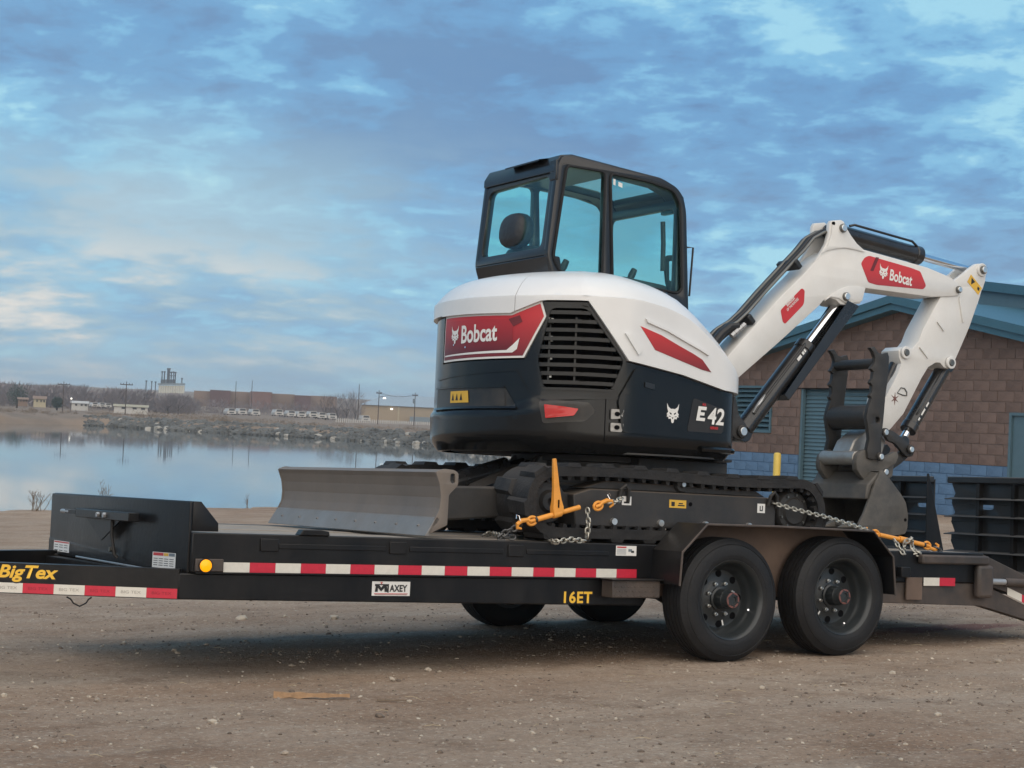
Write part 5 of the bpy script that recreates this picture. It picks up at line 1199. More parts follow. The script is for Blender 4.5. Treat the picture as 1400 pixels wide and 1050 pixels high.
MB().tube([surf(SB-.9+.03*i, .76, .01) for i in range(26)], .018, 6).build('skirt_bead', 'black_plastic', EX)
# seam between tail and side shell, door latch, hood bolts
SM = [(1.049,1.03),(1.049,0.91),(1.049,0.77)]
region('shell_seam', [(p_[0]-.0025, p_[1]) for p_ in SM]+[(p_[0]+.0025, p_[1]) for p_ in SM[::-1]], [], 'dark_void', EX, .002, 0)
LT = [(1.289,1.13),(1.359,1.12),(1.359,1.09),(1.289,1.1)]
region('door_latch', rnd(LT, .004), [], 'cab_black', EX, .024, .01)
# ---- cab
CY0, CY1 = .93, 1.80
cab = bpy.data.objects.new('cab', None); COL.objects.link(cab); cab.parent = EX; cab.location = -Vector(EX['_b'])
SIDE = [(-0.03,1.783),(-0.086,1.931),(-0.032,2.504),(0.003,2.564),(0.074,2.574),(0.452,2.547),(0.773,2.524),(0.9,2.479),(0.956,2.423),(0.984,2.326),(1.033,1.632),(0.785,1.61)]
W1 = [(0.034,2.504),(0.326,2.502),(0.332,1.833),(0.016,1.833),(-0.042,1.918)]
W2 = [(0.366,2.498),(0.687,2.484),(0.871,2.451),(0.928,2.367),(0.965,1.817),(0.93,1.79),(0.412,1.823)]
SIDE = rnd(SIDE, .04); W1r, W2r = rnd(W1, .035), rnd(W2, .035)
for nm, y0, y1 in (('cab_side', CY0, CY0+.05), ('cab_side', CY1-.05, CY1)):
    sd_ = plate(nm, SIDE, y0, y1, 'cab_black', cab, [W1r, W2r], bev=.008)
    for w_ in (W1r, W2r):
        yg = y0+.012 if y0 < 1.2 else y1-.012
        plate('side_glass', shrink(w_, -.002), yg-.002, yg+.002, 'glass_teal', sd_, bev=0)
# rubber seal round the right-hand windows
MB().tube([(p_[0], CY0-.002, p_[1]) for p_ in W1r], .009, 6, True).build('window_seal', 'rubber', cab); MB().tube([(p_[0], CY0-.002, p_[1]) for p_ in W2r], .009, 6, True).build('window_seal', 'rubber', cab)
xr0 = [(-0.027,2.514)][0]; xr1 = [(-0.086,1.931)][0]; xr2 = [(-0.03,1.783)][0]
zT = xr0[1]; zB = xr1[1]
def rearx(z): return xr1[0]+(xr0[0]-xr1[0])*(z-zB)/(zT-zB)
def slab(name, outer, holes, th, m, parent, bev=.006):
    me = flat(outer, holes, th/2, bev)
    for v in me.vertices: v.co = (rearx(v.co.y)+v.co.z+th/2, v.co.x, v.co.y)
    bm = bmesh.new(); bm.from_mesh(me); bmesh.ops.recalc_face_normals(bm, faces=bm.faces); bm.to_mesh(me); bm.free(); fin(me, 40); return link(name, me, m, parent)
RW = rnd([(CY0+.085,zB+.055),(CY1-.07,zB+.055),(CY1-.07,zT-.095),(CY0+.085,zT-.075)], .05)
slab('cab_rear', [(CY0+.02,zB),(CY1-.02,zB),(CY1-.02,zT+.02),(CY0+.02,zT+.02)], [RW], .05, 'cab_black', cab)
slab('rear_glass', shrink(RW, -.002), [], .004, 'glass_teal', cab, 0).location = (.012,0,0)
MB().add([(xr1[0],CY0+.004,zB),(xr1[0],CY1-.004,zB),(xr2[0],CY1-.02,xr2[1]-.03),(xr2[0],CY0+.02,xr2[1]-.03),(xr1[0]+.1,CY0+.004,zB),(xr1[0]+.1,CY1-.004,zB),(xr2[0]+.1,CY1-.02,xr2[1]-.03),(xr2[0]+.1,CY0+.02,xr2[1]-.03)], [(0,3,2,1),(4,5,6,7),(0,1,5,4),(0,4,7,3),(1,2,6,5)]).build('rear_apron', 'cab_black', cab, .01)
# roof following the side outline, with a glazed hatch
RFP = [(-0.048,2.502),(-0.008,2.567),(0.079,2.582),(0.452,2.552),(0.773,2.526),(0.899,2.481),(0.968,2.42)]
top_ = rnd([(p_[0], p_[1]) for p_ in RFP], .03)
def strip(y0, y1, i0, i1, th, name, m, dz=0.0):
    pts_ = RFP[i0:i1+1]; b = MB(); vs2 = [(x, y, z+dz) for y in (y0, y1) for x, z in pts_]+[(x, y, z+dz-th) for y in (y0, y1) for x, z in pts_]; n = len(pts_); f = []
    for i in range(n-1): f += [(i,i+1,n+i+1,n+i),(2*n+i,3*n+i,3*n+i+1,2*n+i+1),(i,2*n+i,2*n+i+1,i+1),(n+i,n+i+1,3*n+i+1,3*n+i)]
    f += [(0,n,3*n,2*n),(n-1,3*n-1,4*n-1,2*n-1)]
    return b.add(vs2, f).build(name, m, cab, .008)
strip(CY0+.01, CY1-.01, 0, 3, .05, 'roof_rear', 'cab_black'); strip(CY0+.01, CY0+.16, 3, 6, .05, 'roof_side', 'cab_black'); strip(CY1-.16, CY1-.01, 3, 6, .05, 'roof_side', 'cab_black'); strip(CY0+.16, CY1-.16, 5, 6, .05, 'roof_front', 'cab_black')
strip(CY0+.16, CY1-.16, 3, 5, .005, 'roof_glass', 'glass_teal', -.02)
# drip flap on the roof's rear edge
MB().add([(xr0[0]-.05,CY0+.15,zT+.035),(xr0[0]-.05,CY0+.55,zT+.03),(xr0[0]+.10,CY0+.55,zT+.065),(xr0[0]+.10,CY0+.15,zT+.07),(xr0[0]-.05,CY0+.15,zT+.025),(xr0[0]-.05,CY0+.55,zT+.02)], [(0,3,2,1),(0,1,5,4)]).build('drip_flap', 'cab_black', cab)
MB().prism([(xr0[0]-.02,zT-.11),(xr0[0]-.02,zT+.02),(xr0[0]+.0,zT+.02),(xr0[0]+.0,zT-.11)], CY0-.004, CY0+.07).build('corner_block', 'cab_black', cab, .006)
# front frame and windscreen
xf = RFP[-1][0]; fz0, fz1 = 1.62, RFP[-1][1]
FW = rnd([(CY0+.07,fz0+.06),(CY1-.07,fz0+.06),(CY1-.07,fz1-.07),(CY0+.07,fz1-.07)], .04)
fr_ = plate('cab_front', [(CY0+.02,fz0-.25),(CY1-.02,fz0-.25),(CY1-.02,fz1),(CY0+.02,fz1)], xf-.04, xf+.005, 'cab_black', cab, [FW], 'x', .006)
plate('windscreen', shrink(FW, -.002), xf-.022, xf-.018, 'glass_teal', fr_, ax='x', bev=0)
MB().box((xf-.005,CY0+.10,fz1-.09),(xf+.035,CY0+.26,fz1+.0)).build('work_lamp', 'cab_black', cab, .01)
MP = [(1.042,2.109),(1.085,2.109),(1.057,1.788)]
MB().tube([(MP[0][0],1.0,MP[0][1]),(MP[1][0],.98,MP[1][1]),(MP[2][0]+.01,.98,MP[2][1])], .007, 8).build('grab_rail', 'cab_black', cab)
# fittings seen through the glass
MB().tube([(xf-.10,CY0+.10,fz1-.16),(xf-.09,CY0+.10,fz1-.30),(xf-.08,CY0+.11,fz1-.48)], .016, 8).build('grab_bar', 'cab_inner', cab)
plate('monitor_bracket', rnd([(0.921,2.027),(0.95,2.054),(1.046,2.064),(1.057,1.813),(0.973,1.805),(0.946,1.875)], .01), 1.07, 1.09, 'cab_inner', cab, [rnd([(0.963,2.017),(1.03,2.024),(1.035,1.893),(0.969,1.887)], .01)], bev=.003)
plate('console', rnd([(0.538,1.845),(0.606,1.88),(0.932,1.856),(1.054,1.819),(1.058,1.723),(0.542,1.769)], .01), 1.08, 1.22, 'cab_inner', cab, bev=.006)
HR = [(-.115,-.085),(-.125,.02),(-.10,.085),(.06,.10),(.12,.07),(.13,-.03),(.10,-.09)]
def cushion(c, w_, d, h, name, rx=0.0, pw_=4):
    me = bpy.data.meshes.new(name); bm = bmesh.new(); bmesh.ops.create_cube(bm, size=1); bmesh.ops.subdivide_edges(bm, edges=bm.edges[:], cuts=4, use_grid_fill=True)
    for v in bm.verts:
        u_ = v.co*2; l_ = (abs(u_.x)**pw_+abs(u_.y)**pw_+abs(u_.z)**pw_)**(1/pw_); v.co = u_/max(l_, 1e-6)*max(abs(u_.x), abs(u_.y), abs(u_.z)); v.co = Vector((v.co.x*d/2, v.co.y*w_/2, v.co.z*h/2))
        v.co = Matrix.Rotation(rx, 3, 'Y') @ v.co+Vector(c)
    bm.to_mesh(me); bm.free(); me.shade_smooth(); return link(name, me, 'seat_black', cab)
HP = [(-0.022,2.134)][0]
cushion((HP[0], 1.40, HP[1]), .29, .16, .23, 'headrest', .12, 2.6); cushion((HP[0]+.03, 1.40, HP[1]-.42), .46, .15, .66, 'seat_back', .12); cushion((HP[0]+.30, 1.40, HP[1]-.70), .48, .5, .15, 'seat_cushion')
MB().tube([(HP[0]+.02,1.34,HP[1]-.2),(HP[0]+.02,1.34,HP[1])], .008, 6).build('headrest_post', 'cab_inner', cab)
LVp = [(0.176,1.925),(0.711,1.924)]
for x, z, l_ in ((LVp[0][0], LVp[0][1], .10), (LVp[1][0], LVp[1][1], .09)):
    MB().tube([(x-.02,1.15,z-.22),(x,1.15,z-.05)], .010, 8).build('lever', 'cab_inner', cab); MB().tube([(x-.01,1.15,z-.06),(x+.01,1.15,z-.02),(x+.03,1.15,z+.02)], [.018,.024,.020], 10).build('joystick_grip', 'cab_inner', cab)
label_on((W2[0][0]+.02,CY0+.008,W2[0][1]-.075),(1,0,-.25),(0,0,1),(0,-1,0),.09,.055,'glass_teal',cab,'glass_sticker',[(.1,.2,.3,.9,'decal_white'),(.55,.3,.9,.8,'decal_white')])

# ---- swing post, boom, arm
BY0, BY1 = .83, 1.03
sp0 = [(1.234,1.28),(1.257,1.31),(1.294,1.308),(1.314,1.276),(1.319,1.153),(1.355,1.022),(1.419,0.968),(1.433,0.921),(1.417,0.882),(1.368,0.86),(1.313,0.876),(1.267,0.959),(1.229,1.123)]
for y in (.78, 1.04): plate('swing_post', rnd(sp0, .02), y, y+.04, 'dark_iron', EX, bev=.006)
MB().prism([(p_[0]-.02, p_[1]) for p_ in sp0], .83, 1.03).build('swing_post_core', 'dark_iron', EX)
PF, PC = [(1.256,1.257),(1.377,0.918)]
for p_, r_ in ((PF,.026),(PC,.028)):
    MB().cyl((p_[0],.762,p_[1]),(p_[0],.782,p_[1]),r_+.012,n=20).build('pin_boss', 'dark_iron', EX, .004); MB().cyl((p_[0],.750,p_[1]),(p_[0],.764,p_[1]),r_,n=20).build('pin', 'pin_zinc', EX, .003)
BO = [(1.226,1.342),(1.255,1.375),(1.545,1.664),(1.709,1.828),(1.926,2.018),(1.995,2.089),(2.072,2.152),(2.149,2.191),(2.242,2.216),(2.336,2.227),(2.444,2.234),(3.062,2.174),(3.296,2.128),(3.371,2.093),(3.402,2.049),(3.381,2.005),(3.323,1.994),(3.113,1.968),(2.481,1.968),(2.458,1.946),(2.454,1.89),(2.431,1.857),(2.311,1.833),(2.25,1.835),(2.209,1.861),(2.149,1.871),(2.097,1.846),(2.059,1.807),(1.709,1.525),(1.364,1.257),(1.305,1.2),(1.25,1.206),(1.223,1.266)]
bm_ = plate('boom', BO, BY0, BY1, 'white_arm', EX, bev=.006)
LUG = [(2.008,2.101),(2.064,2.167),(2.108,2.236),(2.128,2.304),(2.132,2.375),(2.148,2.399),(2.234,2.414),(2.261,2.405),(2.29,2.363),(2.332,2.317),(2.388,2.268),(2.458,2.23),(2.311,2.163),(2.145,2.125)]
for y in (BY0+.001, BY1-.034): plate('elbow_lug', LUG, y, y+.033, 'white_arm', bm_, bev=.004)
# welded doubler plate round the elbow: its edge shows as a curved line
DB = [(2.058,2.161),(2.11,2.187),(2.189,2.21),(2.275,2.225),(2.376,2.221),(2.458,2.215),(2.376,2.241),(2.305,2.314),(2.255,2.389),(2.155,2.387),(2.145,2.306),(2.115,2.222)]
plate('elbow_plate', DB, BY0-.007, BY0-.001, 'white_arm', bm_, bev=.002)
DL = [(2.097,1.841),(2.148,1.886),(2.226,1.933),(2.305,1.964),(2.4,1.976),(2.468,1.965),(2.444,1.879),(2.417,1.866),(2.297,1.845),(2.229,1.873),(2.155,1.876)]
plate('cylinder_lug', DL, BY0-.008, BY0-.001, 'white_arm', bm_, bev=.002)
FLg = [(2.135,2.305),(2.132,2.375),(2.148,2.399),(2.234,2.414),(2.261,2.405),(2.29,2.363),(2.332,2.317)]
def pin(px_, y, r_, m='pin_zinc', boss='white_arm', par=None, rb=.016):
    par = par or EX
    MB().lathe([(r_+rb,0),(r_+rb,-.014),(r_+rb-.004,-.017),(r_+.002,-.017)], (px_[0], y, px_[1]), (0,1,0), 24).build('pin_boss', boss, par); MB().cyl((px_[0],y-.024,px_[1]),(px_[0],y+.02,px_[1]),r_,n=18).build('pin', m, par, .003)
PA = [(2.243,2.357),(2.288,1.891),(3.373,2.046),(2.162,2.381),(2.226,2.28)]
pin(PA[0], BY0-.006, .024, 'pin_zinc', 'pin_dark', rb=.006); pin(PA[1], BY0-.008, .024, 'pin_zinc', 'pin_dark', rb=.005); pin(PA[2], BY0, .020, 'pin_zinc', 'pin_dark', rb=.006)
MB().cyl((PA[3][0],BY0-.009,PA[3][1]),(PA[3][0],BY0,PA[3][1]),.012,n=12).build('lug_hole', 'dark_void', bm_)
# arm (dipper): narrower box set inside the boom fork, plates wider at the linkage
ALUG = [(3.312,2.093),(3.37,2.125),(3.442,2.172),(3.515,2.225),(3.566,2.254),(3.618,2.262),(3.657,2.245),(3.666,2.203),(3.66,2.138),(3.633,2.072),(3.447,2.022)]
for y in (BY0+.0125, BY1-.0455): plate('arm_lug', ALUG, y, y+.033, 'white_arm', EX, bev=.004)
AR = [(3.327,2.078),(3.431,2.078),(3.639,2.104),(3.605,2.005),(3.508,1.784),(3.417,1.616),(3.369,1.53),(3.348,1.492),(3.305,1.471),(3.261,1.48),(3.224,1.509),(3.18,1.506),(3.11,1.469),(3.048,1.387),(2.881,1.124),(2.753,1.004),(2.698,0.991),(2.669,1.02),(2.696,1.219),(2.811,1.39),(2.847,1.475),(2.824,1.519),(2.819,1.565),(2.856,1.594),(2.906,1.593),(2.948,1.586),(3.01,1.649),(3.05,1.734),(3.214,1.981),(3.271,2.02)]
ar = plate('arm', AR, BY0+.012, BY1-.012, 'white_arm', EX, bev=.006)
AW = [(2.863,1.594),(3.036,1.707),(3.16,1.874),(3.272,1.973),(3.383,1.963),(3.44,1.82),(3.313,1.652),(3.186,1.542),(3.046,1.449),(2.93,1.517)]
MB().cyl(( [(3.616,2.214)][0][0],BY0-.002,[(3.616,2.214)][0][1]),([(3.616,2.214)][0][0],BY0+.02,[(3.616,2.214)][0][1]),.048,n=24).build('arm_boss', 'white_arm', ar, .004)
pin([(3.616,2.214)][0], BY0-.002, .024, 'pin_zinc', 'pin_dark', rb=.006)
pin([(2.875,1.554)][0], BY0+.008, .024, 'pin_dark', 'white_arm', rb=.020); pin([(3.318,1.516)][0], BY0+.008, .024, 'pin_dark', 'white_arm', rb=.020)
for pa in ([(3.39,1.984),(3.396,2.001),(3.447,1.821),(3.433,1.814)], [(3.177,1.797),(3.184,1.808),(3.251,1.746),(3.245,1.735)], [(3.012,1.601),(3.018,1.612),(3.1,1.541),(3.093,1.53)]):
    plate('weld_rib', pa, BY0+.002, BY0+.013, 'white_arm', ar, bev=.001)
def ring(c, r_, n, y, par): MB().tube([(c[0]+r_*math.cos(a_*.9), y, c[1]+r_*1.2*math.sin(a_*.9)) for a_ in [i/n*6.6 for i in range(n)]], .003, 5).build('marker_outline', 'pin_dark', par)
OU = [(2.846,1.306),(2.881,1.303),(2.903,1.279),(2.904,1.254),(2.862,1.256),(2.812,1.268)]
MB().tube([(p_[0], BY0+.008, p_[1]) for p_ in OU], .004, 6, True).build('cable_loop', 'pin_dark', ar)
XC = [(2.793,1.226)][0]
for t_ in (.5, 1.55, 2.6):
    d = Vector((math.cos(t_)*.040, math.sin(t_)*.046)); n_ = Vector((-d.y, d.x)).normalized()*.007
    plate('rust_mark', [(XC[0]-d.x,XC[1]-d.y),(XC[0]+n_.x,XC[1]+n_.y),(XC[0]+d.x,XC[1]+d.y),(XC[0]-n_.x,XC[1]-n_.y)], BY0+.009+.0006*t_, BY0+.0105+.0006*t_, 'hub_red', ar, bev=0)
# hydraulic cylinders
def hyd(name, a, b_, y, rb, rr, k, rod0=.0, guard=None):
    a, b_ = Vector((a[0], y, a[1])), Vector((b_[0], y, b_[1])); d = b_-a; e = a+d*k; u_ = d.normalized()
    cy2 = MB(); cy2.cyl(a+u_*.03, e, rb, n=28); cy2.cyl(e-u_*.05, e+u_*.012, rb*1.10, n=28); c_ = cy2.build(name, 'cylinder_black', EX, .006)
    MB().cyl((a.x,y-rb*.8,a.z),(a.x,y+rb*.8,a.z),rb*.95,n=20).build('cylinder_eye', 'cylinder_black', c_, .004)
    MB().cyl(e, b_-u_*.03, rr, n=20).build('rod', 'chrome', c_); MB().cyl((b_.x,y-rb*.7,b_.z),(b_.x,y+rb*.7,b_.z),rr*1.7,n=20).build('rod_eye', 'cylinder_black', c_, .004)
    MB().tube([a+u_*.10+Vector((0,-rb*.9,rb*.9)), a+u_*.14+Vector((0,-rb,rb*1.15)), e-u_*.12+Vector((0,-rb,rb*1.15)), e-u_*.05+Vector((0,-rb*.6,rb*.9))], .009, 8).build('oil_line', 'cylinder_black', c_)
    return c_, a, e, u_
YC = .93
a0, a1 = [(1.467,0.914)][0], [(2.347,1.912)][0]
hb, ha, he, hu = hyd('boom_cylinder', a0, a1, .90, .064, .030, .62)
nrm_ = Vector((hu.z, 0, -hu.x))
g0_, g1_ = ha+(Vector((a1[0],.9,a1[1]))-ha)*.30+nrm_*.10, Vector((a1[0],.9,a1[1]))+nrm_*.10-hu*.01
q0, q1 = ha+(Vector((a1[0],.9,a1[1]))-ha)*.30+nrm_*.045, Vector((a1[0],.9,a1[1]))-hu*.06+nrm_*.0
MB().add([g0_+Vector((0,-.085,0)),g1_+Vector((0,-.085,0)),q1+Vector((0,-.085,0)),q0+Vector((0,-.085,0)),g0_+Vector((0,.085,0)),g1_+Vector((0,.085,0)),q1+Vector((0,.085,0)),q0+Vector((0,.085,0))], [(0,1,2,3),(7,6,5,4),(0,4,5,1),(1,5,6,2),(0,3,7,4)]).build('rod_guard', 'cylinder_black', EX, .006)
lb_ = ha+(he-ha)*.80+Vector((0,-.066,0)); ub_ = hu
for i, (t_, l_) in enumerate(((0,.045),(.06,.02),(.085,.015))): q = lb_+hu*t_; label_on(q-nrm_*.012, hu, -nrm_, (0,-1,0), l_, .022, 'decal_white', hb, 'cylinder_label')
MB().tube([ha+hu*.10+Vector((0,-.05,.06)),ha+hu*.16+Vector((0,-.06,.085)),ha+hu*.24+Vector((0,-.055,.075))], .012, 8).build('fitting', 'galvanised', hb)
ac0, ac1 = [(2.255,2.344)][0], [(3.637,2.214)][0]
hyd('arm_cylinder', ac0, ac1, YC, .062, .027, .585)
bc0, bc1 = [(3.364,1.503)][0], [(2.952,0.934)][0]
hc, _, he2, hu2 = hyd('bucket_cylinder', bc0, bc1, YC, .055, .026, .84)
for i, (t_, l_) in enumerate(((-.16,.05),(-.10,.07),(-.02,.03))): label_on(he2+hu2*(t_-.08)+Vector((0,-.0565,0)), hu2, (hu2.z,0,-hu2.x), (0,-1,0), l_*.8, .014, 'decal_white', hc, 'cylinder_label')
# hoses over the boom, clamped
HS = [(1.147,1.439),(1.21,1.516),(1.274,1.579),(1.382,1.641),(1.466,1.712),(1.617,1.867),(1.832,2.076),(1.938,2.177),(2.02,2.267),(2.11,2.317),(2.216,2.339)]
for k in range(5):
    y = .86+.033*k; MB().tube([(x+.004*k, y, z+(.012 if k % 2 else 0)) for x, z in HS], .0115, 8).build('boom_line', 'pin_dark' if k in (0, 3) else 'hose_black', EX)
HB_ = [(1.129,1.381),(1.185,1.472),(1.255,1.549),(1.326,1.604),(1.388,1.614)]
for k in range(4): MB().tube([(x+.015*k, .87+.04*k, z-.02*(k % 2)) for x, z in HB_], .030, 10).build('feed_hose', 'hose_black', EX)
for px_ in ([(1.481,1.664)][0], [(1.871,2.071)][0]):
    o = MB().box((-.02,.835,-.035),(.02,1.03,.035), Matrix.Translation((px_[0],0,px_[1])) @ Matrix.Rotation(R(-45),4,'Y')).build('hose_clamp', 'hose_black', EX, .008)
for k in range(4):
    q = Vector(([(1.341,1.55)][0][0]+k*.028, .855, [(1.341,1.55)][0][1]+k*.022)); MB().cyl(q+Vector((-.012,0,-.01)), q+Vector((.012,0,.012)), .019, n=6).build('fitting', 'galvanised', EX)
# boom decals
BD = [(2.427,2.135),(2.46,2.179),(2.5,2.196),(2.899,2.154),(2.992,2.138),(3.053,2.041),(3.025,2.014),(2.576,2.001),(2.5,2.011)]
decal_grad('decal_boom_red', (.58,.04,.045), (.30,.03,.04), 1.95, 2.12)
d_ = plate('boom_decal', rnd(BD, .015), BY0-.002, BY0-.0005, 'decal_boom_red', bm_, bev=0)
ET_ = Vector(([(2.924,2.054)][0][0]-[(2.698,2.077)][0][0], 0, [(2.924,2.054)][0][1]-[(2.698,2.077)][0][1])).normalized(); EN = Vector((-ET_.z, 0, ET_.x))
cB_ = [(2.807,2.074)][0]; put('brand_lettering', fitme(text_me('Bobcat', .1, 1, .0024), .215, .080), 'decal_white', d_, (cB_[0],BY0-.0035,cB_[1]), ET_, EN, (0,-1,0))
cE = [(2.638,2.099)][0]; put('brand_emblem', fitme(cat_me(), .082, .105), 'decal_white', d_, (cE[0],BY0-.0035,cE[1]), ET_, EN, (0,-1,0))
put('decal_stripe', flat([(-.03,-.05),(.0,-.05),(.05,.05),(.02,.05)]), 'decal_maroon', d_, ([(2.543,2.143)][0][0],BY0-.0033,[(2.543,2.143)][0][1]), (1,0,0), (0,0,1), (0,-1,0))
SD = [(1.719,1.746),(1.898,1.911),(1.925,1.899),(1.922,1.814),(1.91,1.793),(1.761,1.657),(1.741,1.67)]
d2 = plate('dealer_decal', rnd(SD, .012), BY0-.002, BY0-.0005, 'decal_red', bm_, bev=0)
e1 = Vector(([(1.875,1.839)][0][0]-[(1.758,1.73)][0][0], 0, [(1.875,1.839)][0][1]-[(1.758,1.73)][0][1])).normalized(); e2 = Vector((-e1.z, 0, e1.x))
for i, (s_, w_, h) in enumerate((('Bobcat', .09, .028), ('OF THE ROCKIES', .13, .018))):
    c_ = [(1.819,1.795)][0]; put('decal_lettering', fitme(text_me(s_, .1, 1, .002), w_, h), 'decal_white', d2, (c_[0]+e2.x*(.028-.03*i), BY0-.0035, c_[1]+e2.z*(.028-.03*i)), e1, e2, (0,-1,0))
YD = [(3.509,2.171),(3.625,2.081),(3.589,2.03),(3.474,2.114)]
d3 = plate('warning_label', YD, BY0+.010, BY0+.0115, 'decal_yellow', ar, bev=0)
v0, v1, v3 = [Vector((p_[0], BY0+.009, p_[1])) for p_ in (YD[0], YD[1], YD[3])]
MB().add([v0+(v3-v0)*.2+(v1-v0)*.12, v0+(v3-v0)*.85+(v1-v0)*.28, v0+(v3-v0)*.2+(v1-v0)*.44], [(0,1,2)]).build('print', 'decal_black', d3, smooth=0)
MB().add([v0+(v3-v0)*.3+(v1-v0)*.70, v0+(v3-v0)*.6+(v1-v0)*.74, v0+(v3-v0)*.55+(v1-v0)*.9, v0+(v3-v0)*.25+(v1-v0)*.86], [(0,1,2,3)]).build('print', 'decal_black', d3, smooth=0)
# ---- bucket, linkage, thumb
KY0, KY1 = .62, 1.24
SIDEP = [(2.47,0.715),(2.491,0.713),(2.539,0.673),(2.659,0.564),(2.709,0.506),(2.733,0.418),(2.729,0.333),(2.71,0.293),(2.488,0.263),(2.272,0.336),(2.328,0.425),(2.42,0.629)]
BK = bpy.data.objects.new('bucket', None); COL.objects.link(BK); BK.parent = EX; BK.location = -Vector(EX['_b'])
for y in (KY0, KY1-.022): plate('side_plate', rnd(SIDEP, .015), y, y+.022, 'bucket_iron', BK, bev=.004)
bx = [p_ for p_ in SIDEP]
shell = [bx[1],(bx[2][0],bx[2][1]),bx[3],bx[4],bx[5],bx[6],bx[7],(bx[8][0],bx[8][1]),(bx[9][0]-.03,bx[9][1]+.0)]
inn = [(x-.018*(1 if i < 6 else 0), z-.0+(.02 if i >= 6 else -.004)) for i, (x, z) in enumerate(shell)]
vs2 = [(x, y, z) for y in (KY0+.005, KY1-.005) for x, z in shell]+[(x, y, z) for y in (KY0+.005, KY1-.005) for x, z in inn]; n = len(shell); f = []
for i in range(n-1): f += [(i,i+1,n+i+1,n+i),(2*n+i,3*n+i,3*n+i+1,2*n+i+1)]
f += [(0,n,3*n,2*n),(n-1,3*n-1,4*n-1,2*n-1)]
MB().add(vs2, f).build('shell', 'bucket_iron', BK, smooth=30)
# closed upper front of the bucket that faces the tracks
ft = [(2.42,0.629),(2.272,0.336)]
TPp = [(ft[0][0]-.02, ft[0][1]+.06), (ft[0][0]-.05, ft[0][1]), (ft[1][0]-.02, ft[1][1]+.02), (ft[1][0]+.02, ft[1][1]+.02), (ft[0][0]+.03, ft[0][1]+.06)]
MB().prism([(bx[0][0],bx[0][1]-.01),(bx[0][0]-.10,bx[0][1]-.10),(bx[0][0]-.12,bx[0][1]-.20),(bx[0][0]-.09,bx[0][1]-.20),(bx[0][0]-.06,bx[0][1]-.11),(bx[0][0]+.02,bx[0][1]-.03)], KY0+.02, KY1-.02).build('top_beam', 'bucket_iron', BK, .01)
MB().tube([(bx[8][0]+.0,KY0+.01,bx[8][1]+.01),(bx[8][0],KY1-.01,bx[8][1]+.01)], .02, 8).build('wear_bar', 'bucket_iron', BK)
for i in range(4):
    y = KY0+.05+i*.165; MB().add([(bx[9][0]-.02,y-.03,bx[9][1]+.03),(bx[9][0]-.02,y+.03,bx[9][1]+.03),(bx[9][0]-.13,y+.012,bx[9][1]-.015),(bx[9][0]-.13,y-.012,bx[9][1]-.015),(bx[9][0]-.01,y-.03,bx[9][1]-.01),(bx[9][0]-.01,y+.03,bx[9][1]-.01)], [(0,1,2,3),(4,3,2,5),(0,3,4),(1,5,2),(0,4,5,1)]).build('tooth', 'bucket_iron', BK)
MB().cyl((bx[5][0]-.03,KY0-.004,bx[5][1]-.03),(bx[5][0]-.03,KY0,bx[5][1]-.03),.011,n=10).build('drain_hole', 'dark_void', BK)
# quick-hitch hooks: two curled ears each side of the arm tip
EAR = [(2.335,0.762),(2.347,0.812),(2.386,0.844),(2.439,0.857),(2.455,0.803),(2.496,0.79),(2.57,0.798),(2.644,0.827),(2.712,0.855),(2.727,0.821),(2.701,0.769),(2.633,0.741),(2.6,0.71),(2.555,0.648),(2.501,0.636),(2.475,0.63),(2.421,0.637),(2.379,0.675),(2.344,0.713)]
for y in (.72, 1.08): plate('hitch_ear', rnd(EAR, .012), y, y+.05, 'bucket_iron', EX, bev=.006)
MB().cyl(([(2.487,0.655)][0][0],.70,[(2.487,0.655)][0][1]),([(2.487,0.655)][0][0],1.16,[(2.487,0.655)][0][1]),.05,n=20).build('hitch_tube', 'bucket_iron', EX, .006)
MB().prism([(p_[0], p_[1]) for p_ in [(2.487,0.728),(2.54,0.781),(2.635,0.796),(2.739,0.775),(2.729,0.678),(2.628,0.623),(2.505,0.628)]], .77, 1.08).build('hitch_block', 'bucket_iron', EX, .015)
ST_ = [(2.432,0.766),(2.382,0.834),(2.426,0.916),(2.545,0.994),(2.668,1),(2.72,0.927),(2.689,0.829),(2.609,0.764)]
MB().prism(ST_, .84, 1.02).build('arm_tip', 'bare_steel', EX, .012)
MB().cyl(([(2.384,0.794)][0][0],.76,[(2.384,0.794)][0][1]),([(2.384,0.794)][0][0],1.10,[(2.384,0.794)][0][1]),.048,n=24).build('hitch_bushing', 'bare_steel', EX, .004)
LK1 = [(2.642,0.978),(2.682,1.005),(2.738,0.993),(2.823,0.947),(2.887,0.915),(2.938,0.871),(2.918,0.83),(2.869,0.822),(2.819,0.855),(2.755,0.908),(2.678,0.929)]
for y in (.78, 1.05): plate('link_plate', rnd(LK1, .012), y, y+.028, 'dark_iron', EX, bev=.004)
LK2 = [(2.908,0.916),(2.944,0.882),(2.918,0.83),(2.843,0.775),(2.775,0.737),(2.694,0.688),(2.645,0.706),(2.65,0.746),(2.745,0.791),(2.84,0.867)]
for y in (.815, 1.02): plate('bucket_link', rnd(LK2, .012), y, y+.025, 'dark_iron', EX, bev=.004)
for px_, y in (([(2.884,0.876)][0], .775), ([(2.638,0.982)][0], .775), ([(2.61,0.708)][0], .735), ([(2.528,0.809)][0], .70)): pin(px_, y, .020, 'pin_zinc', 'dark_iron', rb=.010)
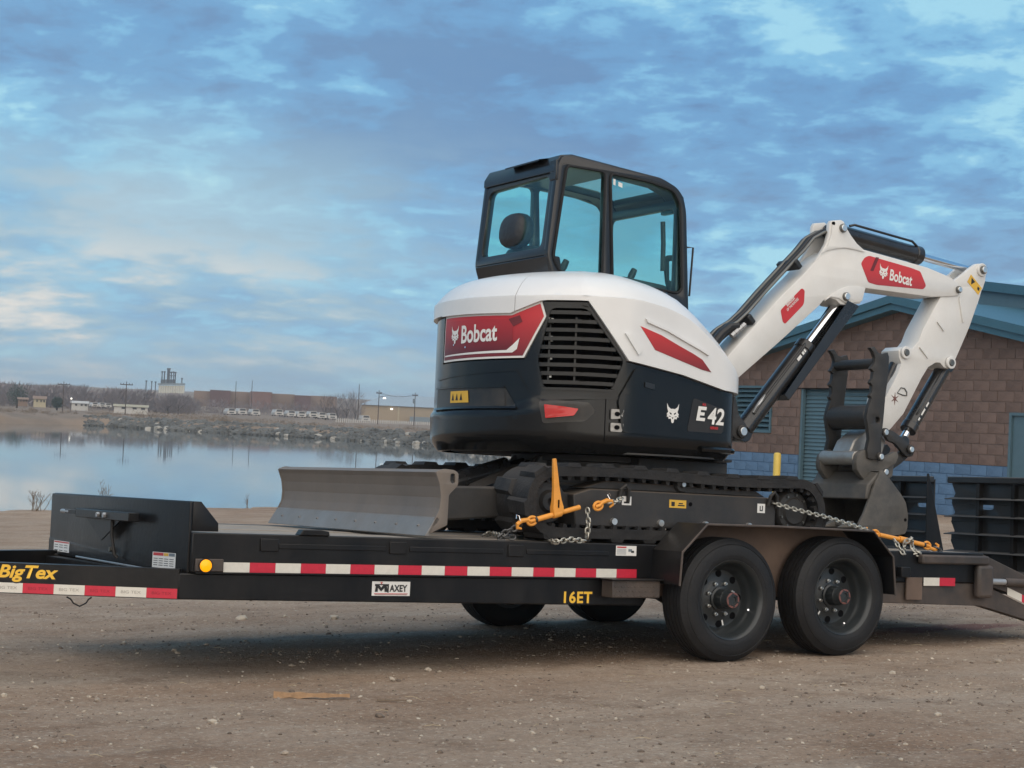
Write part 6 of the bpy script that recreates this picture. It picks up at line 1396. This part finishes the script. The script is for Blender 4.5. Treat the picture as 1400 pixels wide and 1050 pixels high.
TH = [(2.414,1.546),(2.455,1.555),(2.49,1.518),(2.524,1.51),(2.578,1.525),(2.593,1.496),(2.59,1.385),(2.569,1.233),(2.555,1.057),(2.54,0.931),(2.544,0.822),(2.525,0.791),(2.471,0.784),(2.423,0.796),(2.414,0.85),(2.432,0.926),(2.415,1.009),(2.399,1.073),(2.417,1.143),(2.441,1.2),(2.427,1.219),(2.446,1.245),(2.445,1.289),(2.424,1.308),(2.449,1.34),(2.454,1.385),(2.427,1.403),(2.459,1.44),(2.464,1.481),(2.443,1.519)]
hl = [circ([(2.501,1.059)][0], .022, 14)]
for y in (.70, 1.10): th_ = plate('thumb', TH, y, y+.035, 'dark_iron', EX, hl, bev=.004)
tt = [(2.492,1.443),(2.485,1.078),(2.506,0.905)]
MB().cyl((tt[0][0],.73,tt[0][1]),(tt[0][0],1.11,tt[0][1]),.036,n=18).build('thumb_tube', 'dark_iron', EX); MB().cyl((tt[1][0],.73,tt[1][1]),(tt[1][0],1.11,tt[1][1]),.085,n=24).build('thumb_barrel', 'dark_iron', EX, .01)
MB().box((tt[1][0]-.06,.735,tt[1][1]-.075),(tt[1][0]+.06,1.10,tt[1][1]+.075)).build('thumb_web', 'dark_iron', EX, .02)
tc0, tc1 = [(2.921,1.552)][0], [(2.705,1.146)][0]
hyd('thumb_cylinder', tc0, tc1, YC, .045, .022, .7)

# ================================================================== chains and binders
def chain(pts, ll=.040, wr=.0052, wd=.030):
    """links threaded along a path, each turned a quarter against the last"""
    b = MB(); pts = [Vector(p_) for p_ in pts]; L_ = [0]
    for a_, c_ in zip(pts, pts[1:]): L_.append(L_[-1]+(c_-a_).length)
    def at_(s):
        for i in range(1, len(pts)):
            if s <= L_[i]: t_ = (s-L_[i-1])/(L_[i]-L_[i-1]); return pts[i-1]*(1-t_)+pts[i]*t_
        return pts[-1]
    pitch = ll-2*wr-.002; n = int(L_[-1]/pitch)
    for i in range(n):
        a_, c_ = at_(i*pitch), at_((i+1)*pitch); d = (c_-a_)
        if d.length < 1e-6: continue
        d.normalize(); u_ = d.cross(Vector((.13,.2,1))).normalized(); v_ = d.cross(u_); k = (v_ if i % 2 else u_); k = (k+(u_ if i % 2 else v_)*.25).normalized(); c = (a_+c_)/2; h, r_ = (ll-wd)/2, (wd-2*wr)/2+wr*.5
        lp_ = []
        for j in range(12):
            t_ = 2*math.pi*j/12; lp_.append(c+d*(r_*math.cos(t_)+math.copysign(h, math.cos(t_)))+k*r_*math.sin(t_))
        b.tube(lp_, wr, 5, True)
    return b
def lift(b, name, m, label, cat, group=None):
    return tag(top(b.build(name, m)), label, cat, group)
BA, BB, BC, BD2, BE = [(-0.806,0.288),(-0.697,0.299),(-0.404,0.372),(-0.242,0.418),(-0.097,0.46)]
F = lambda p_, y: (p_[0], y, p_[1])
lift(chain([F(BD2,-.03), F(((BD2[0]+BE[0])/2, (BD2[1]+BE[1])/2-.008), -.02), F(BE,.02)]), 'tie_down_chain', 'chain_zinc', 'short taut chain from lashing eye on the track frame to the ratchet binder hook', 'chain')
HG_ = [(-0.377,0.385),(-0.368,0.304),(-0.374,0.215)]
lift(chain([F(HG_[0],-.03), F(HG_[1],-.034), F(HG_[2],-.03)]), 'tie_down_chain', 'chain_zinc', 'slack chain end hanging straight down from the ratchet binder hook', 'chain')
CD = [(-0.401,-0.055),(-0.503,-0.061),(-0.604,-0.067),(-0.557,0.15),(-0.277,0.72),(-0.617,0.315),(-0.538,0.566),(-0.47,0.821),(-0.555,0.824)]
lift(chain([(x, y, .203+.01*math.sin(i*2.1)) for i, (x, y) in enumerate(CD)], wr=.0052), 'tie_down_chain', 'chain_zinc', 'long loose chain lying along the trailer deck edge below the dozer arm', 'chain')
HP_ = [(-0.82,0.263),(-0.871,0.238)]
lift(chain([F(BA,-.02), F(HP_[0],0.0), F(HP_[1],.03), F((HP_[1][0]-.03,.203),.05), F((HP_[1][0]+.06,.215),.02)], .044, .006, .034), 'tie_down_chain', 'chain_dark', 'dark bunched chain hooked at the deck edge under the binder', 'chain')
def binder(name, label, A, B, y, lever=None, kn=.5):
    a_, c_ = Vector(F(A, y)), Vector(F(B, y)); d = (c_-a_); u_ = d.normalized(); r_ = root(name, tuple(a_), label, 'chain binder')
    b = MB(); b.cyl(a_+d*.24, a_+d*.52, .015, n=14); b.cyl(a_+d*.52, a_+d*.66, .022, n=16); b.cyl(a_+d*.66, a_+d*.99, .014, n=14); b.build('barrel', 'binder_yellow', r_, .003)
    MB().cyl(a_+d*.22, a_+d*.25, .017, n=12).build('screw', 'dark_iron', r_)
    def hook(c, s_, w2):
        v_ = Vector((-u_.z,0,u_.x)); p_ = [c, c+u_*s_*.03, c+u_*s_*.05+v_*.012, c+u_*s_*.085+v_*.016, c+u_*s_*.115+v_*.004, c+u_*s_*.118-v_*.016, c+u_*s_*.095-v_*.026]; MB().tube(p_, [.011,.011,.012,.013,.012,.010,.006], 8).build('hook', 'binder_yellow', r_)
        MB().tube([c+u_*s_*.02+v_*(.022*math.sin(t_))+u_*s_*.03*math.cos(t_) for t_ in [2*math.pi*i/14 for i in range(14)]], .008, 7, True).build('eye', 'binder_yellow', r_)
        MB().tube([c+u_*s_*.10+v_*.02+Vector((0,-.01,0)), c+u_*s_*.095+v_*.045, c+u_*s_*.11+v_*.055, c+u_*s_*.115+v_*.035], .0035, 6).build('latch_pin', 'chrome', r_)
    hook(a_+d*.22, -1, 0); hook(a_+d*1.02 if lever is None else Vector(F(BD2,y))-u_*.085, 1, 0)
    if lever:
        p_, q = a_+d*.60, Vector(F(lever, y-.01)); e = (q-p_).normalized(); s_ = e.cross(Vector((0,1,0)))
        L_ = (q-p_).length; b = MB(); ws_ = [(0,.034,.020),(.12,.034,.02),(.24,.026,.016),(.5,.018,.013),(.85,.013,.011),(1,.010,.009)]; vs2 = []
        for t_, w2, h2 in ws_:
            c = p_+e*L_*t_; vs2 += [c-s_*w2+Vector((0,-h2,0)), c+s_*w2+Vector((0,-h2,0)), c+s_*w2+Vector((0,h2,0)), c-s_*w2+Vector((0,h2,0))]
        f = [(i*4+k, i*4+(k+1) % 4, (i+1)*4+(k+1) % 4, (i+1)*4+k) for i in range(len(ws_)-1) for k in range(4)]+[(3,2,1,0),tuple(range(len(vs2)-4, len(vs2)))]
        b.add(vs2, f); b.build('lever', 'binder_yellow', r_, .004); MB().box(tuple(p_+e*.055-Vector((.004,.0225,.022))), tuple(p_+e*.055+Vector((.004,-.0195,.022)))).build('pawl_slot', 'dark_void', r_)
    return r_
binder('chain_binder', 'orange yellow ratchet chain binder with upright lever before the track', BA, [(-0.425,0.391)][0], -.03, [(-0.618,0.651)][0])
RB0, RB1 = [(1.913,0.291),(2.429,0.219)]
binder('chain_binder', 'orange yellow chain binder lying behind the fender below the bucket', RB1, RB0, .05)
C2 = [(1.021,0.459),(1.185,0.425),(1.392,0.391),(1.623,0.348)]
lift(chain([F(C2[0],.03), F(C2[1],.0), F(C2[2],-.02), F(C2[3],-.01), (C2[3][0]+.2,.02,C2[3][1]-.04)]), 'tie_down_chain', 'chain_zinc', 'chain running from the sprocket end of the track over the fender', 'chain')
RC = [(2.023,0.267),(2.05,0.217),(2.071,0.176),(2.115,0.181),(2.094,0.245),(2.137,0.279),(2.177,0.252),(2.165,0.21),(2.218,0.179),(2.129,0.163)]
lift(chain([F(p_, .03-.02*(i % 3)) for i, p_ in enumerate(RC)]), 'tie_down_chain', 'chain_zinc', 'bundle of slack chain wrapped round the lying binder', 'chain')
RD_ = [(2.406,0.223),(2.446,0.205),(2.486,0.183)]
lift(chain([F(p_, .05) for p_ in RD_], .05, .008, .04), 'tie_down_chain', 'chain_dark', 'dark heavy chain end hooked to the deck behind the lying binder', 'chain')
MB_ = [(2.046,0.174),(2.407,0.181)]
lift(MB().tube([F(MB_[0],.10), F(MB_[1],.10)], .018, 8), 'steel_bar', 'dark_iron', 'dark steel bar lying on the deck under the rear binder', 'bar')

# ================================================================== small things on the ground
rg = random.Random(21)
b1, b2, b3 = MB(), MB(), MB()
def gpt(u, v):
    d = Vector(CR @ Vector(((u-700)/2419, -(v-525)/2419, -1))); o_ = Vector((-5.9927,-8.1251,1.2977)); t_ = 0
    for _ in range(6):
        z = gz(*(o_+d*t_)[:2]) if t_ else 0; t_ = (z-o_.z)/d.z
    return o_+d*t_
n = 0
while n < 26000:
    y = rg.uniform(-4.3, 5); x = rg.uniform(-7, 7.5)
    k = noise.noise(Vector((x*.9, y*.9, 3)))+.6*noise.noise(Vector((x*3, y*3, 9)))
    if rg.random() > .25+.75*max(0, k+.25): continue
    n += 1; r_ = min(.0020+rg.expovariate(1/.0026), .026)
    stone((b1, b2, b3, b3)[rg.randrange(4)], (x, y, gz(x, y)+gdetail(x, y)+r_*.15), r_, rg, .6)
mat('pebble_pale', (.43,.37,.295), .9, var=.25, vscale=.8); mat('pebble_grey', (.29,.24,.19), .9, var=.3, vscale=.8); mat('pebble_brown', (.15,.115,.088), .9, var=.3, vscale=.8)
for b, m, lab in ((b1,'pebble_pale','scatter of pale pebbles over the dirt'),(b2,'pebble_grey','scatter of grey pebbles over the dirt'),(b3,'pebble_brown','scatter of brown pebbles over the dirt')):
    tag(b.build('pebbles', m, smooth=0), lab, 'pebbles', kind='stuff')
for k, (u, v, r_) in enumerate(((291,989,.022),(133,959,.020),(5,953,.022),(536,930,.021),(660,843,.045),(457,848,.05),(330,848,.04),(1153,937,.018),(1282,979,.022),(1042,942,.018),(947,957,.013),(282,882,.020),(238,890,.016),(398,912,.018),(585,917,.02),(1220,922,.02),(390,1032,.018),(842,984,.012),(700,1015,.014),(1105,1010,.013),(560,960,.012),(80,905,.02),(1365,905,.025))):
    q = gpt(u, v); b = MB(); stone(b, (q.x, q.y, q.z+r_*.3), r_, rg, .65)
    tag(b.build('stone', ('pebble_pale', 'pebble_grey')[k % 3 == 1], smooth=0), 'single larger loose stone lying on the open dirt beside or under the trailer', 'stone', 'loose stones on the dirt')
def stick(u0, v0, u1, v1, h, w_, name, m, lab):
    p0, p1 = gpt(u0, v0), gpt(u1, v1); d = (p1-p0); e = d.normalized(); s_ = e.cross(Vector((0,0,1))).normalized(); b = MB(); vs2 = []; N_ = 9
    for i in range(N_+1):
        t_ = i/N_; c = p0+d*t_+Vector((0,0,h*.4)); k = (1-.55*t_)*(1+.15*math.sin(i*2.3)); w2, h2 = w_*k, h*k*(.8 if i % 3 else 1.05)
        vs2 += [c-s_*w2-Vector((0,0,h2*.5)), c+s_*w2-Vector((0,0,h2*.5)), c+s_*w2*.8+Vector((0,0,h2*.6)), c-s_*w2*.9+Vector((0,0,h2*.5))]
    f = [(i*4+k, i*4+(k+1) % 4, (i+1)*4+(k+1) % 4, (i+1)*4+k) for i in range(N_) for k in range(4)]+[(3,2,1,0),tuple(range(len(vs2)-4, len(vs2)))]
    b.add(vs2, f); tag(b.build(name, m, smooth=0), lab, 'stick' if name != 'wood_scrap' else 'wood')
stick(374, 953.5, 478, 954.5, .030, .020, 'wood_scrap', 'wood_scrap', 'splintered orange brown strip of wood lying on the dirt')
stick(515, 958.5, 556, 959, .010, .008, 'stick', 'twig', 'thin grey stick lying beyond the wood strip')
b = MB()
for i in range(240):
    x, y = rg.uniform(-6.5, 6), rg.uniform(-4.2, 2.5); z = gz(x, y)+gdetail(x, y)+.004; a_ = rg.uniform(0, 6.3); l_ = rg.uniform(.02, .08)
    b.tube([(x,y,z),(x+math.cos(a_)*l_*.5,y+math.sin(a_)*l_*.5,z+.006),(x+math.cos(a_)*l_,y+math.sin(a_)*l_,z+.002)], .0014, 4)
mat('straw', (.42,.34,.22), .8); tag(b.build('straw_bits', 'straw'), 'bits of straw strewn over the dirt', 'straw', kind='stuff')
# air over the pond: far things pale a little
m = bpy.data.materials.new('haze'); m.use_nodes = True; t = m.node_tree; t.nodes.clear(); ov = t.nodes.new('ShaderNodeOutputMaterial'); pv = t.nodes.new('ShaderNodeVolumePrincipled')
pv.inputs['Color'].default_value = (.95,.97,1.0,1); pv.inputs['Density'].default_value = .00036; pv.inputs['Anisotropy'].default_value = .2; t.links.new(pv.outputs[0], ov.inputs['Volume']); MT['haze'] = m
tag(MB().box((-1900,-400,-8), (2300,2300,30)).build('haze', 'haze', smooth=0), 'thin even haze in the air over the pond and yard', 'haze', kind='stuff')
for o in BASES:
    if '_b' in o: del o['_b']
